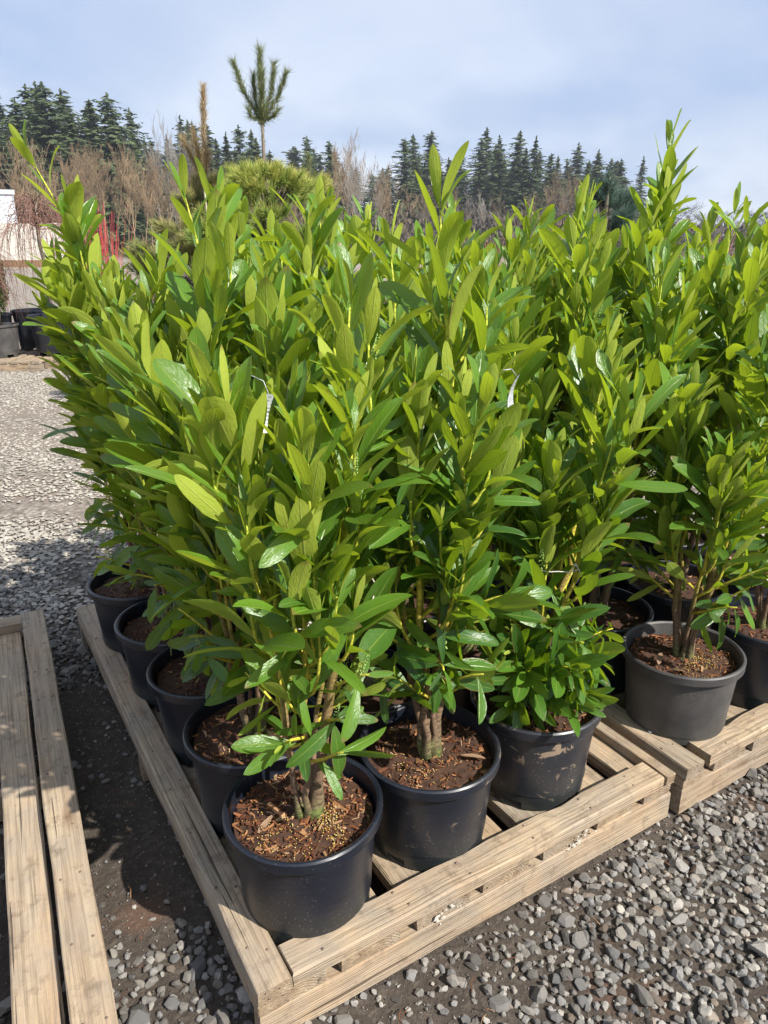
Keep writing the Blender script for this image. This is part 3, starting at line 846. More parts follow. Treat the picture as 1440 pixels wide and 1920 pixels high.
def make_laurel(pos, H, seed, label, pot_mat, *, stems=5, spread=0.17, pinch=0.09, low=0.30, rz=0.0, z0=H1 + H2 + 0.001, chips=120, grains=60,
                detail=0.3, lean=(0, 0), lowleaf=1.0, lean_tip=(0, 0), pot_r=1.0, sec=(0.74, 0.93), pale=0.0, pl=0.25):
    """a potted laurel: H is the height of its tallest shoot above the ground"""
    rg = random.Random(seed)
    root = empty("potted_laurel", (pos.x, pos.y, z0), rz)
    tag(root, label, "potted shrub", "potted cherry laurels standing on the pallets")
    me = pot_mesh(seed); me.materials.append(pot_mat)
    pt = link("pot", me, root)
    pt.scale = (pot_r, pot_r, 1)
    sm, off = soil_mesh(seed)
    so = link("soil", sm, root)
    if chips:
        cm = mulch_mesh(seed, off, chips); cm.materials.append(MULCH)
        tag(link("bark_chips", cm, so), None, None, None, 'stuff')
    if grains:
        gm = granule_mesh(seed, off, grains); gm.materials.append(GRANULE)
        tag(link("fertiliser_granules", gm, so), None, None, None, 'stuff')
    if chips:
        for _ in range(3 if chips < 200 else 2):
            a = rg.uniform(0, 6.28); q = rg.uniform(.06, .12)
            o = bpy.data.objects.new("dead_leaf", rg.choice(DLM)); COL.objects.link(o); o.parent = root
            o.location = (q * math.cos(a), q * math.sin(a), .256); o.rotation_euler = (rg.gauss(0, .3), rg.gauss(0, .15), rg.uniform(0, 6.28)); sc_ = rg.uniform(.05, .085); o.scale = (sc_, sc_, sc_)
    T = H - z0                                    # height above the pallet deck
    zs = 0.24
    leaves = []; racemes = []
    def add_leaf(p, axis, az, alpha, L, age, droop=0.0, wsc=1.0):
        axis = axis.normalized()
        ref = axis.orthogonal().normalized(); ref2 = axis.cross(ref)
        rad = ref * math.cos(az) + ref2 * math.sin(az)
        d = (axis * math.cos(alpha) + rad * math.sin(alpha)).normalized()
        if droop: d = (d + Vector((0, 0, -droop))).normalized()
        nrm = (axis * math.sin(alpha) - rad * math.cos(alpha))
        nrm = (nrm - d * nrm.dot(d)).normalized()
        roll = rg.gauss(0, 0.35)
        side = nrm.cross(d)
        nrm = nrm * math.cos(roll) + side * math.sin(roll)
        side = nrm.cross(d)
        m = np.eye(4); ws = L * wsc
        m[:3, 0] = d[:]; m[:3, 1] = side[:]; m[:3, 2] = nrm[:]
        m[:3, 0] *= L; m[:3, 1] *= ws; m[:3, 2] *= L
        m[:3, 3] = (p + d * 0.004)[:]
        leaves.append((m, rg.randrange(14), age, rg.random()))
    def leafy(pts, L0, n, age0, lo=False, start=0.12):
        """leaves in a spiral along a shoot"""
        az = rg.uniform(0, 6.28)
        tot = len(pts) - 1
        for i in range(n):
            t = start + (1 - start) * (i + 0.5 * rg.random()) / n
            f = min(t * tot, tot - 1e-3); k = int(f); q = f - k
            p = pts[k].lerp(pts[k + 1], q); ax = (pts[k + 1] - pts[k])
            az += 2.4 + rg.gauss(0, 0.25)
            al = R(rg.gauss(41, 12)) * (1.0 - 0.50 * t)
            L = L0 * (0.80 + 0.30 * math.sin(PI * min(1, t * 1.1))) * rg.choice((0.62, 0.8, 0.95, 1.0, 1.05, 1.15, 1.22))
            if t > 0.93: L *= 0.75
            dr = 0.0
            if lo: al = R(rg.gauss(72, 14)); dr = rg.uniform(0.1, 0.9)
            add_leaf(p, ax, az, al, L, min(1, max(0, age0 + pale + 0.55 * (p.z / T - 0.55) + 0.30 * t - 0.08 + rg.gauss(0, 0.13))), dr, rg.uniform(0.88, 1.15))
        if not lo:                                # a tuft of small young leaves closes the shoot
            for i in range(3):
                add_leaf(pts[-1], pts[-1] - pts[-2], az + 2.2 * i, R(rg.uniform(10, 24)), L0 * rg.uniform(0.45, 0.8), min(1, age0 + .5), 0, 0.85)
    for s in range(stems):
        a = 2 * PI * (s + rg.uniform(-.3, .3)) / stems
        d = Vector((math.cos(a), math.sin(a), 0))
        mb = MB()
        hs = T - 0.11 + (.05 if detail > 1 else 0) if s == 0 else (T - 0.11 + (.05 if detail > 1 else 0)) * rg.uniform(*sec)
        sp = spread * rg.uniform(0.45, 1.0) * (0.55 if s == 0 else 1.0)
        base = d * rg.uniform(0.003, 0.015) + Vector((lean[0], lean[1], zs - 0.02))
        pin = d * pinch * rg.uniform(0.6, 1.0)
        lf = 1.0 if s < 2 else 0.35
        tip = d * sp + Vector((lean_tip[0] * lf, lean_tip[1] * lf, hs))
        zp = zs + (hs - zs) * 0.42
        pts = bez(base, Vector((pin.x * .75, pin.y * .75, zs + (zp - zs) * 0.50)), Vector((pin.x * 1.2 + lean_tip[0] * pl, pin.y * 1.2 + lean_tip[1] * pl, zp + (hs - zp) * 0.35)), tip, 14)
        for i in range(1, 14): pts[i] = pts[i] + Vector((rg.gauss(0, .004), rg.gauss(0, .004), 0))
        r0 = rg.uniform(0.0062, 0.0100) if s else 0.0145
        rad = [r0 * (1 - 0.72 * (i / 14) ** 0.7) + 0.0010 for i in range(15)]
        rad[0] = rad[0] * 1.6 + .003; rad[1] *= 1.25; rad[12] *= .8; rad[13] *= .6; rad[14] = .0012
        tone = [min(1, max(0, 0.0 + 1.05 * (i / 14) ** 1.15)) for i in range(15)]
        mb.tube(pts, rad, 8, tone)
        # the top of the stem itself carries leaves
        leafy(pts[9:], rg.uniform(0.150, 0.178), rg.randint(13, 16), 0.25)
        nshoot = rg.randint(8, 10)
        for k in range(nshoot):
            t = low + (0.90 - low) * (k + rg.random() * 0.8) / nshoot
            f = t * 14; i = int(f); p = pts[i].lerp(pts[i + 1], f - i)
            sa = a + rg.gauss(0, 1.05)
            sd = Vector((math.cos(sa), math.sin(sa), 0))
            lo = t < 0.40
            Ls = rg.uniform(0.13, 0.26) * (1.15 - 0.4 * t)
            up = 0.4 if lo else 1.0
            out = (0.75 if lo else 0.40) * rg.uniform(0.6, 1.15)
            Ls *= 0.72 if lo else 1.0
            room = max(0.35, 1.0 - 1.2 * max(0, (Vector((p.x, p.y)).length - 0.12)) / 0.2)
            e = p + (sd * out * room + Vector((0, 0, up))).normalized() * Ls
            c1 = p + (sd * 0.9 + Vector((0, 0, 0.5))).normalized() * Ls * 0.4
            sp_ = bez(p, c1, c1.lerp(e, .6) + Vector((0, 0, .01)), e, 5)
            g0 = min(1, 0.35 + 0.6 * t)
            mb.tube(sp_, [0.0042, 0.0039, 0.0036, 0.0032, 0.0027, 0.0018], 5, [g0, g0 + .05, g0 + .1, g0 + .15, g0 + .2, g0 + .25])
            nl = rg.randint(8, 10) if not lo else max(2, int(rg.randint(5, 8) * lowleaf))
            leafy(sp_, rg.uniform(0.120, 0.160) if not lo else rg.uniform(0.095, 0.14), nl, 0.0 + 0.35 * max(0, t - .4) / .5, lo and rg.random() < .7)
            if rg.random() < 0.30: racemes.append((sp_[3], (sd * .5 + Vector((0, 0, 1))).normalized()))
        mb.build("stem", STEM, root)
    # pick the 300 leaves that show largest from the yard in front, the rest is one mass
    cp = Vector((0, 0, CAM_H)) - Vector(root.location)
    rot = Matrix.Rotation(-rz, 3, 'Z'); cp = rot @ cp
    cpn = np.array(cp[:])
    def score(it):
        c = it[0][:3, 3] + it[0][:3, 0] * 0.5
        return np.linalg.norm(cpn - c) - detail * c[2]
    leaves.sort(key=score)
    for (m, k, age, rn) in leaves[:300]:
        o = bpy.data.objects.new("leaf", LM[k]); COL.objects.link(o)
        o.parent = root
        o.matrix_local = Matrix(m.tolist())
        o.color = (age, 0, 0, 1)
    if len(leaves) > 300:
        o = link("foliage", join_leaves("foliage", leaves[300:]), root); o.color = (0, 0, 0, 1)
        tag(o, None, None, None, 'stuff')
    for p, d in racemes[:12]:
        o = bpy.data.objects.new("flower_spike", RM); COL.objects.link(o); o.parent = root
        o.location = p; o.rotation_euler = d.to_track_quat('Z', 'Y').to_euler()
        s = rg.uniform(.7, 1.1); o.scale = (s, s, s)
    return root, len(leaves)

M_, S_, D_, G_ = POT_CLEAN, POT_SCUFF, POT_MUD, POT_GREY
ORD = ["front", "second", "third", "fourth", "rear"]
plants = {
 (0,0): dict(uv=(0.209,0.173), H=1.60, m=M_, chips=760, grains=420, stems=5, spread=0.16, lowleaf=.8, low=.27, pale=.36, lean_tip=(.045,-.02), label="laurel in the big clean pot at the pallet corner nearest the camera, tied with twine"),
 (0,1): dict(uv=(0.225,0.511), sec=(.7,.9), H=1.60, m=M_, chips=260, grains=60, label="laurel in the second pot along the pallet's left rail, behind the corner pot"),
 (0,2): dict(uv=(0.225,0.850), H=1.80, pale=.15, m=M_, lean_tip=(-.02,-.02), spread=.14, sec=(.64,.78), chips=160, grains=60, label="laurel in the middle one of the five pots along the left rail"),
 (0,3): dict(uv=(0.205,1.190), sec=(.74,.94), H=1.63, m=M_, chips=160, grains=120, label="laurel in the fourth pot along the left rail, orange bark on its soil"),
 (0,4): dict(uv=(0.190,1.560), sec=(.64,.86), pl=-.25, pinch=.06, H=1.93, pale=.25, m=M_, chips=140, grains=80, spread=.13, lean_tip=(-.20,-.05), label="tall laurel in the far left pot, its shoots rising against the bare trees"),
 (1,0): dict(uv=(0.572,0.200), sec=(.7,.88), H=1.76, m=S_, chips=420, grains=90, lowleaf=.9, low=.24, lean_tip=(-.07,0), label="laurel in the scuffed middle pot of the pallet's front row"),
 (1,1): dict(uv=(0.575,0.540), H=1.62, m=M_, label="laurel hidden behind the scuffed middle pot of the front row"),
 (1,2): dict(uv=(0.570,0.880), H=1.70, m=M_, label="laurel in the very middle of the front pallet"),
 (1,3): dict(uv=(0.575,1.220), H=1.62, m=M_, label="laurel behind the one in the very middle of the front pallet"),
 (1,4): dict(uv=(0.570,1.560), H=1.70, m=M_, label="laurel midway along the rear edge of the front pallet"),
 (2,0): dict(uv=(0.945,0.215), H=1.46, m=D_, chips=320, grains=160, lowleaf=2.1, low=.05, spread=.17, lean_tip=(.02,.0), label="laurel in the mud-splashed pot, its lower leaves drooping over the rim"),
 (2,1): dict(uv=(0.945,0.560), H=1.52, m=M_, label="laurel directly behind the mud-splashed pot"),
 (2,2): dict(uv=(0.940,0.900), H=1.60, m=M_, label="laurel at the middle of the front pallet's right side"),
 (2,3): dict(uv=(0.945,1.240), H=1.68, m=M_, label="laurel fourth from the front on the front pallet's right side"),
 (2,4): dict(uv=(0.940,1.580), H=1.72, m=M_, label="laurel at the far right corner of the front pallet"),
 (3,0): dict(uv=(1.509,0.165), H=1.44, pale=.2, m=G_, chips=320, grains=220, lowleaf=1.0, low=.3, lean_tip=(.05,0), label="laurel in the dusty grey pot at the right pallet's front corner"),
 (3,1): dict(uv=(1.500,0.510), H=1.54, m=M_, label="laurel directly behind the dusty grey pot"),
 (3,2): dict(uv=(1.500,0.850), H=1.72, m=M_, label="laurel two pots behind the dusty grey pot"),
 (3,3): dict(uv=(1.500,1.190), H=1.64, m=M_, label="laurel three pots behind the dusty grey pot"),
 (3,4): dict(uv=(1.500,1.530), H=1.72, m=M_, label="laurel at the rear left corner of the right pallet"),
 (4,0): dict(uv=(1.910,0.150), H=1.50, m=M_, chips=260, grains=40, low=.34, label="laurel in the clean black pot right of the dusty grey pot"),
 (4,1): dict(uv=(1.900,0.500), H=1.68, m=M_, label="laurel behind the clean black pot at the right picture edge"),
 (4,2): dict(uv=(1.890,0.860), H=1.96, m=M_, spread=.15, label="tallest laurel of the right pallet, its tip standing clear against the sky"),
 (4,3): dict(uv=(1.900,1.210), H=1.76, m=M_, label="laurel just behind the tallest one of the right pallet"),
 (4,4): dict(uv=(1.900,1.560), H=1.73, m=M_, label="laurel midway along the rear edge of the right pallet"),
 (5,1): dict(uv=(2.290,0.480), H=1.70, m=M_, label="laurel at the right pallet's outer side, nearest of those in view"),
 (5,2): dict(uv=(2.290,0.850), H=1.74, m=M_, label="laurel at the right pallet's outer side, second of those in view"),
 (5,3): dict(uv=(2.290,1.200), H=1.80, m=M_, label="laurel at the right pallet's outer side, third of those in view"),
 (5,4): dict(uv=(2.290,1.560), H=1.80, m=M_, label="laurel at the far outer corner of the right pallet"),
}
total = 0
for (c, k), q in plants.items():
    u_, v__ = q['uv']
    inner = not (k == 0 or c == 0)
    root, n = make_laurel(uv(u_, v__), q['H'], 100 + c * 17 + k * 5, q['label'], q['m'], stems=q.get('stems', 6 if not inner else 5), spread=q.get('spread', 0.18),
        low=q.get('low', 0.29 if not inner else 0.32), chips=q.get('chips', 0 if inner and c < 3 else 90), grains=q.get('grains', 0), lowleaf=q.get('lowleaf', 0.75),
        detail=1.6 if inner else 0.25, lean_tip=q.get('lean_tip', (0, 0)), sec=q.get('sec', (0.74, 0.93)), pale=q.get('pale', 0.15), pl=q.get('pl', 0.25), pinch=q.get('pinch', 0.09))
    plants[(c, k)]['root'] = root
    total += n
print("leaves", total)

# ------------------------------------------------------------------ twine ties and tags
def twine(center, r, z, label, knot=0.0, tilt=0.02):
    m2 = MB(); pts = []
    rg = random.Random(int(r * 1e4))
    for i in range(41):
        a = 2 * PI * i / 40
        pts.append((r * (1 + .05 * math.sin(3 * a)) * math.cos(a), r * (1 + .05 * math.cos(2 * a)) * math.sin(a), tilt * math.sin(a) + rg.gauss(0, .001)))
    m2.tube(pts, 0.0016, 5, cap=False)
    a = -PI / 2 + knot
    kx, ky = r * math.cos(a), r * math.sin(a)
    for d in (-1, 1):
        m2.tube([(kx, ky, 0), (kx + .008 * d, ky - .010, -.010), (kx + .014 * d, ky - .008, -.026)], [.0014, .0013, .0009], 5)
    m2.tube([(kx - .004, ky - .002, -.003), (kx, ky - .004, .002), (kx + .004, ky - .002, -.002)], [.0028, .0036, .0028], 6)
    o = m2.build("twine_tie", TWINE); o.location = (center.x, center.y, z)
    tag(o, label, "twine")
p00 = uv(0.209, 0.173)
twine(p00 + Vector((.045, -.0, 0)), 0.118, 0.93, "pale twine looped round the front corner laurel")
twine(uv(1.92, 0.15), 0.10, 0.98, "pale knotted tie round the laurel in the pot at the right edge", 0.6)
twine(uv(0.945, 0.215), 0.13, 0.86, "pale twine round the laurel in the mud-splashed pot", 0.3)

def tag_card(px, py, dist, w, h, rot, label):
    p = ray(px, py, dist)
    m2 = MB(); n = 6; vs = []; fs = []
    for i in range(n + 1):
        t = i / n
        for s in (-1, 1):
            vs.append((s * w / 2, 0.010 * math.sin(PI * t), h * (0.5 - t)))
    for i in range(n): fs.append((2 * i, 2 * i + 1, 2 * i + 3, 2 * i + 2))
    k = len(vs)
    vs2 = [(x, y + .0006, z) for x, y, z in vs]
    m2.add(vs + vs2, fs + [tuple(reversed([i + k for i in f])) for f in fs])
    m2.tube([(0, 0, h / 2), (-.01, .01, h / 2 + .02), (-.03, .02, h / 2 + .025)], 0.0008, 4)
    o = m2.build("plant_tag", TAGM); o.location = p; o.rotation_euler = rot
    tag(o, label, "tag", "white plastic plant tags")
TAGM = new_mat("printed_white_tag"); g = N(TAGM)
co = g.n('ShaderNodeTexCoord').outputs['Object']
zz = g.n('ShaderNodeSeparateXYZ', {'Vector': co}).outputs[2]
ln = g.math('GREATER_THAN', g.math('SINE', g.math('MULTIPLY', zz, 900.0)), 0.35)
ln = g.math('MULTIPLY', ln, g.math('GREATER_THAN', g.noise(g.mapping(co, (160, 1, 40)), 1.0, 1), 0.5))
g.out(g.pbr(g.mix(g.math('MULTIPLY', ln, 0.8), (0.52, 0.54, 0.56), (0.16, 0.17, 0.19)), 0.35, None, 0.5))
tag_card(966, 745, 1.45, 0.030, 0.090, (0.15, -0.30, 1.05), "curled white tag hanging in the leaves above the mud-splashed pot")
tag_card(915, 588, 1.62, 0.028, 0.050, (0.2, 0.35, 0.2), "square white tag half hidden among the upper leaves")
tag_card(497, 775, 1.30, 0.022, 0.07, (0.0, 0.25, 0.5), "narrow white tag on the front corner laurel")

# ------------------------------------------------------------------ background yard: pallets, big pots, shrubs
def big_pot(loc, r, h, label, mat=POT_GREY, seed=1):
    me = pot_mesh(seed, r * 0.84, r * 0.94, h, r * 0.06, 40); me.materials.append(mat)
    return me
bgp1 = None
def bg_pallet(px, py, dist, lu, lv, rz, label):
    p = ray(px, py, dist); p.z = 0
    e = empty("wooden_pallet", p, rz); tag(e, label, "pallet", "wooden shipping pallets")
    for v in (0.03, lv / 2, lv - .03): board(e, "runner", (0.0, v), (lu, v), .042, .09, 0)
    x = 0.0
    while x < lu - .08:
        board(e, "deck_board", (x + .05, 0.003), (x + .05, lv), .098, .03, .0915); x += .135
    return e
bg_pallet(-140, 698, 9.5, 1.49, 1.15, R(2), "distant pallet at the left edge with small dark pots on it")
bg_pallet(84, 692, 9.75, 1.2, 1.2, R(-3), "distant pallet under the weeping shrub's large black pot")

def pot_thing(p, r, h, name, label, cat, mat, seed):
    e = empty(name, p); tag(e, label, cat)
    me = pot_mesh(seed, r * 0.80, r * 0.93, h, r * 0.07, 40); me.materials.append(mat)
    link("pot", me, e)
    sm, _ = soil_mesh(seed, r * .9, h - .05); link("soil", sm, e)
    return e
ZB = 0.1225
def g_at(px, dist, z=ZB):
    return Vector(((px - 720) / (1387 * math.cos(R(PITCH)) + (960 - 640) * math.sin(R(PITCH))) * dist, dist, z))
# weeping shrub
def weeping(e, hgt_, rad, n, mat, seed, z0=0.3, droop=1.0, trunk_mat=BARK, rr=0.0032):
    rg = random.Random(seed); t = MB(); top = Vector((0.02, 0, hgt_))
    t.tube([(0, 0, z0), (0.03, 0.01, z0 + .5), (-.01, 0, hgt_ * .75), top], [.028, .024, .022, .014], 8)
    t.build("trunk", trunk_mat, e)
    b = MB()
    for i in range(n):
        a = rg.uniform(0, 6.28); d = Vector((math.cos(a), math.sin(a), 0))
        rr_ = rad * rg.uniform(.35, 1.0)
        s = Vector((0, 0, hgt_ - rg.uniform(0, .35)))
        rise = rg.uniform(.05, .30)
        end = s + d * rr_ + Vector((rg.gauss(0, .05), rg.gauss(0, .05), -rg.uniform(.25, 1.0) * (hgt_ - z0) * .8 * droop))
        P = bez(s, s + d * rr_ * .4 + Vector((0, 0, rise)), s + d * rr_ * 1.0 + Vector((0, 0, rise * .6)), end, 7)
        b.tube(P, [rr * 1.8, rr * 1.6, rr * 1.3, rr, rr, rr * .8, rr * .7, rr * .5], 3)
        for k in range(5):
            q = P[rg.randint(2, 6)]; L = rg.uniform(.1, .35)
            w = Vector((rg.gauss(0, .5), rg.gauss(0, .5), -rg.uniform(-.3, 1.0))) * L
            b.tube([q, q + w * .5 + Vector((rg.gauss(0, .02), rg.gauss(0, .02), .02)), q + w + Vector((rg.gauss(0, .03), 0, -.03))], [rr * .8, rr * .6, rr * .4], 3)
    b.build("branches", mat, e)
e = pot_thing(g_at(103, 10.2), 0.30, 0.52, "weeping_shrub", "bare reddish weeping shrub in the front black pot on the distant pallet", "potted shrub", POT_CLEAN, 31)
weeping(e, 1.92, 0.75, 95, TWIG_BROWN, 4, .45)
e = pot_thing(g_at(70, 10.75), 0.29, 0.54, "empty_pot", "large black pot standing behind the weeping shrub's pot", "pot", POT_CLEAN, 32)
e = pot_thing(g_at(4, 10.0), 0.235, 0.42, "weeping_shrub", "small bare weeping shrub in the grey pot at the left edge", "potted shrub", POT_GREY, 33)
weeping(e, 1.25, 0.45, 40, TWIG_BROWN, 6, .4)
e = pot_thing(g_at(-4, 10.55), 0.24, 0.50, "potted_arborvitae", "browned green arborvitae in the dark pot cut by the left edge", "potted conifer", POT_CLEAN, 34)
def leafball(e, name, cx, cz, rx, rz_, n, mat, seed, sz=.05):
    rg = random.Random(seed); V = []; F = []; T = []; Rn = []
    for i in range(n):
        d = Vector((rg.gauss(0, 1), rg.gauss(0, 1), rg.gauss(0, 1))).normalized() * rg.uniform(.55, 1.05)
        c = Vector((cx + d.x * rx, d.y * rx, cz + d.z * rz_))
        up = Vector((rg.gauss(0, .35), rg.gauss(0, .35), 1)).normalized(); s = up.orthogonal().normalized() * sz * .22
        s.rotate(Matrix.Rotation(rg.uniform(0, 6.28), 3, up))
        k = len(V); V += [(c - s)[:], (c + s)[:], (c + up * sz)[:]]; F.append((k, k + 1, k + 2))
        tn = min(1, max(0, .3 + .5 * d.z + rg.gauss(0, .25))); T += [tn] * 3; Rn += [rg.random()] * 3
    me = grid_mesh(name, np.array(V), np.array(F), None, {'tone': T, 'rnd': Rn}, False); me.materials.append(mat)
    return link(name, me, e)
t = MB(); t.tube([(0, 0, .4), (0, 0, 1.1)], [.03, .01], 6); t.build("trunk", BARK, e)
leafball(e, "foliage", 0, 0.92, 0.24, 0.50, 4200, CEDAR, 8, .05)
# red-twig dogwood
p = g_at(196, 11.8, 0)
e = pot_thing(Vector((p.x, p.y, 0)), 0.28, 0.42, "red_twig_dogwood", "dogwood with bright red upright bare stems behind the left laurels", "shrub", POT_CLEAN, 35)
rg = random.Random(12)
b = MB()
for i in range(110):
    a = rg.uniform(0, 6.28); d = Vector((math.cos(a), math.sin(a), 0)); L = rg.uniform(.8, 1.75)
    o_ = d * rg.uniform(0, .12); q = o_ + d * rg.uniform(.05, .5) + Vector((0, 0, L + .4))
    b.tube([o_ + Vector((0, 0, .38)), o_.lerp(q, .5) + d * .06 + Vector((0, 0, .1)), q], [.006, .0045, .0025], 3)
b.build("stems", TWIG_RED, e)
# reddish twiggy shrubs seen through the gaps between laurels
def twiggy(px, dist, hgt_, rad, n, mat, label, seed, name="bare_shrub"):
    p = g_at(px, dist, 0)
    e = pot_thing(Vector((p.x, p.y, 0)), 0.25, 0.38, name, label, "shrub", POT_CLEAN, seed)
    rg = random.Random(seed); b = MB()
    for i in range(n):
        a = rg.uniform(0, 6.28); d = Vector((math.cos(a), math.sin(a), 0)); L = hgt_ * rg.uniform(.55, 1.0)
        q = d * rad * rg.uniform(.1, 1) + Vector((0, 0, L))
        m_ = Vector((0, 0, .36)).lerp(q, .5) + Vector((rg.gauss(0, .04), rg.gauss(0, .04), .05))
        b.tube([(0, 0, .36), m_, q], [.006, .004, .002], 3)
        for k in range(7):
            s = m_.lerp(q, rg.random()); w = Vector((rg.gauss(0, 1), rg.gauss(0, 1), rg.uniform(-.3, 1))).normalized() * rg.uniform(.06, .22)
            b.tube([s, s + w], [.0028, .0014], 3)
    b.build("branches", mat, e)
twiggy(772, 5.2, 1.56, .32, 80, TWIG_RUST, "rust-brown bare shrub showing in the gap right of the tall middle shoot", 51)
twiggy(670, 5.6, 1.45, .35, 60, TWIG_RUST, "rust-brown bare shrub showing between the middle laurels' tops", 52)
twiggy(1010, 6.2, 1.75, .4, 60, TWIG_BROWN, "reddish bare shrub behind the centre laurels, left of the blue pine", 53)
twiggy(300, 8.6, 1.65, .4, 80, TWIG_BROWN, "brown bare shrub between the red dogwood and the golden pine", 54)

twiggy(1318, 6.4, 1.66, .40, 90, TWIG_BROWN, "grey-brown bare shrub behind the right laurels, under the bare oaks", 55)
twiggy(1400, 7.0, 1.66, .45, 90, TWIG_BROWN, "grey-brown bare shrub near the right edge behind the laurels", 56)
twiggy(905, 6.0, 1.62, .40, 80, TWIG_RUST, "rust-brown bare shrub below the tall firs right of centre", 57)
# pines
def needles(pts_dirs, n, L, W, rg, spread=0.9, tip_tone=1.0):
    """needle blades round each (point, direction, tone, length) tuft"""
    V = []; F = []; T = []; Rn = []
    for (p, d, tn, sc_) in pts_dirs:
        for i in range(n):
            q = (d + Vector((rg.gauss(0, spread * .5), rg.gauss(0, spread * .5), rg.gauss(0, spread * .5)))).normalized()
            s = q.orthogonal().normalized(); s.rotate(Matrix.Rotation(rg.uniform(0, 6.28), 3, q)); s *= W / 2
            b_ = p + d * rg.uniform(-.05, .02); l = L * sc_ * rg.uniform(.7, 1.1); m_ = b_ + q * l * .6
            k = len(V); V += [(b_ - s)[:], (b_ + s)[:], (b_ + q * l)[:]]; F.append((k, k + 1, k + 2))
            T += [max(0, tn - .5), max(0, tn - .5), min(1, tn + .15)]; Rn += [rg.random()] * 3
    return V, F, T, Rn
def pine(px, dist, top_z, crown_z, rad, mat, leader_mat, label, seed, tufts=150, whorl=True, leader_r=.012, cz0=.9, tilt=0.0):
    rg = random.Random(seed)
    p = g_at(px, dist, 0)
    e = empty("pine", Vector((p.x, p.y, 0))); tag(e, label, "pine tree")
    me = pot_mesh(seed, .24, .28, .42, .02, 40); me.materials.append(POT_CLEAN); link("pot", me, e)
    sm, _ = soil_mesh(seed, .265, .38); link("soil", sm, e)
    t = MB(); t.tube([(0, 0, .36), (.03, 0, crown_z * .5), (0, 0, crown_z), (0.01 + tilt, 0, top_z - .02)], [.035, .03, .016, .006], 8); 
    lst = []
    pads = [(rg.random() ** .7, rg.uniform(0, 6.28), rg.uniform(.35, 1.18)) for _ in range(max(14, tufts // 9))]
    for i in range(tufts):
        pz, pa, pr = pads[i % len(pads)]
        z = cz0 + (crown_z - cz0) * min(1, max(0, pz + rg.gauss(0, .022)))
        q = (z - cz0) / (crown_z - cz0)
        r_ = rad * (1.08 - .72 * q ** 1.7) * pr * rg.uniform(.78, 1.08)
        a = pa + rg.gauss(0, .20); d = Vector((math.cos(a), math.sin(a), 0))
        end = d * r_ + Vector((0, 0, z)); st_ = Vector((0, 0, max(.45, z - .35 * r_ / rad - .12)))
        mid = st_.lerp(end, .55) - Vector((0, 0, .05))
        t.tube([st_, mid, end], [.010, .006, .003], 4)
        up = (d * .55 + Vector((0, 0, .8)) + Vector((rg.gauss(0, .2), rg.gauss(0, .2), 0))).normalized()
        tn = min(1, max(0, .25 + .6 * q + rg.gauss(0, .15)))
        lst.append((end, up, tn, 1.0)); 
        for _ in range(2):
            w = Vector((rg.gauss(0, .05), rg.gauss(0, .05), rg.gauss(-.03, .03)))
            lst.append((end + w, (up + w * 4).normalized(), tn * .8, .9))
    t.build("trunk", BARK, e)
    V, F, T, Rn = needles(lst, 60, .11, .0048, rg, .85)
    me = grid_mesh("needles", np.array(V), np.array(F), None, {'tone': T, 'rnd': Rn}, False); me.materials.append(mat)
    link("needles", me, e)
    # the long leader with its ring of candle shoots
    l2 = []; s2 = MB()
    def shoot(a, b, dens_, sc_=1.0):
        n = int((b - a).length * dens_); d = (b - a).normalized()
        for i in range(n):
            q = a.lerp(b, (i + rg.random()) / n)
            s = d.orthogonal().normalized(); s.rotate(Matrix.Rotation(rg.uniform(0, 6.28), 3, d))
            l2.append((q, (d * 1.0 + s * .75).normalized(), .5, sc_))
        s2.tube([a, a.lerp(b, .5), b], [.010, .008, .005], 6)
    if whorl:
        wz = crown_z + (top_z - crown_z) * .40
        c = Vector((0.0, 0, wz))
        shoot(Vector((0, 0, crown_z - .05)), c, 90, .6)
        shoot(c, Vector((0.01 + tilt, 0, top_z)), 420)
        for a, rr_, hh in ((PI * .98, .24, .50), (PI * .05, .25, .42), (PI * .75, .10, .40), (PI * 1.6, .12, .40), (PI * .2, .16, .50), (PI * 1.15, .13, .1), (-.15, .16, .1)):
            k = (top_z - crown_z) / 1.0
            e1 = c + Vector((math.cos(a) * rr_, math.sin(a) * rr_, hh * 1.0)) * k
            shoot(c, c.lerp(e1, .5) + Vector((math.cos(a), math.sin(a), -.3)) * .03, 300, .9)
            shoot(c.lerp(e1, .5) + Vector((math.cos(a), math.sin(a), -.3)) * .03, e1, 420, .9)
    else:
        shoot(Vector((0, 0, crown_z - .05)), Vector((tilt, 0, top_z)), 420, .9)
        for a, rr_, hh in ((PI, .16, .45), (PI * .9, .07, .55), (0.1, .06, .30), (PI * 1.4, .08, .4)):
            e1 = Vector((math.cos(a) * rr_, math.sin(a) * rr_, crown_z + (top_z - crown_z) * hh))
            shoot(Vector((0, 0, crown_z - .02)), e1, 330, .9)
    s2.build("leader", BARK, e)
    V, F, T, Rn = needles(l2, 5, .100, .0036, rg, .38)
    me = grid_mesh("leader_needles", np.array(V), np.array(F), None, {'tone': T, 'rnd': Rn}, False); me.materials.append(leader_mat)
    link("leader_needles", me, e)
    return e
pine(512, 6.9, 3.04, 2.16, 0.76, PINE_Y, PINE_G, "yellow-green pine with a tall green leader ringed by candle shoots", 61, 330)
pine(405, 7.3, 2.84, 2.10, 0.68, PINE_T, PINE_BR, "tan-tipped pine with a browned leader left of the golden one", 62, 260, whorl=False, tilt=.06)
pine(590, 7.6, 2.32, 2.10, 0.42, PINE_Y, PINE_G, "small pale green pine just right of the golden one", 63, 90, whorl=False)
pine(1112, 7.4, 2.16, 2.02, 0.40, PINE_B, PINE_B, "blue-green pine with whitish tips left of the tallest laurel", 64, 200, whorl=False)
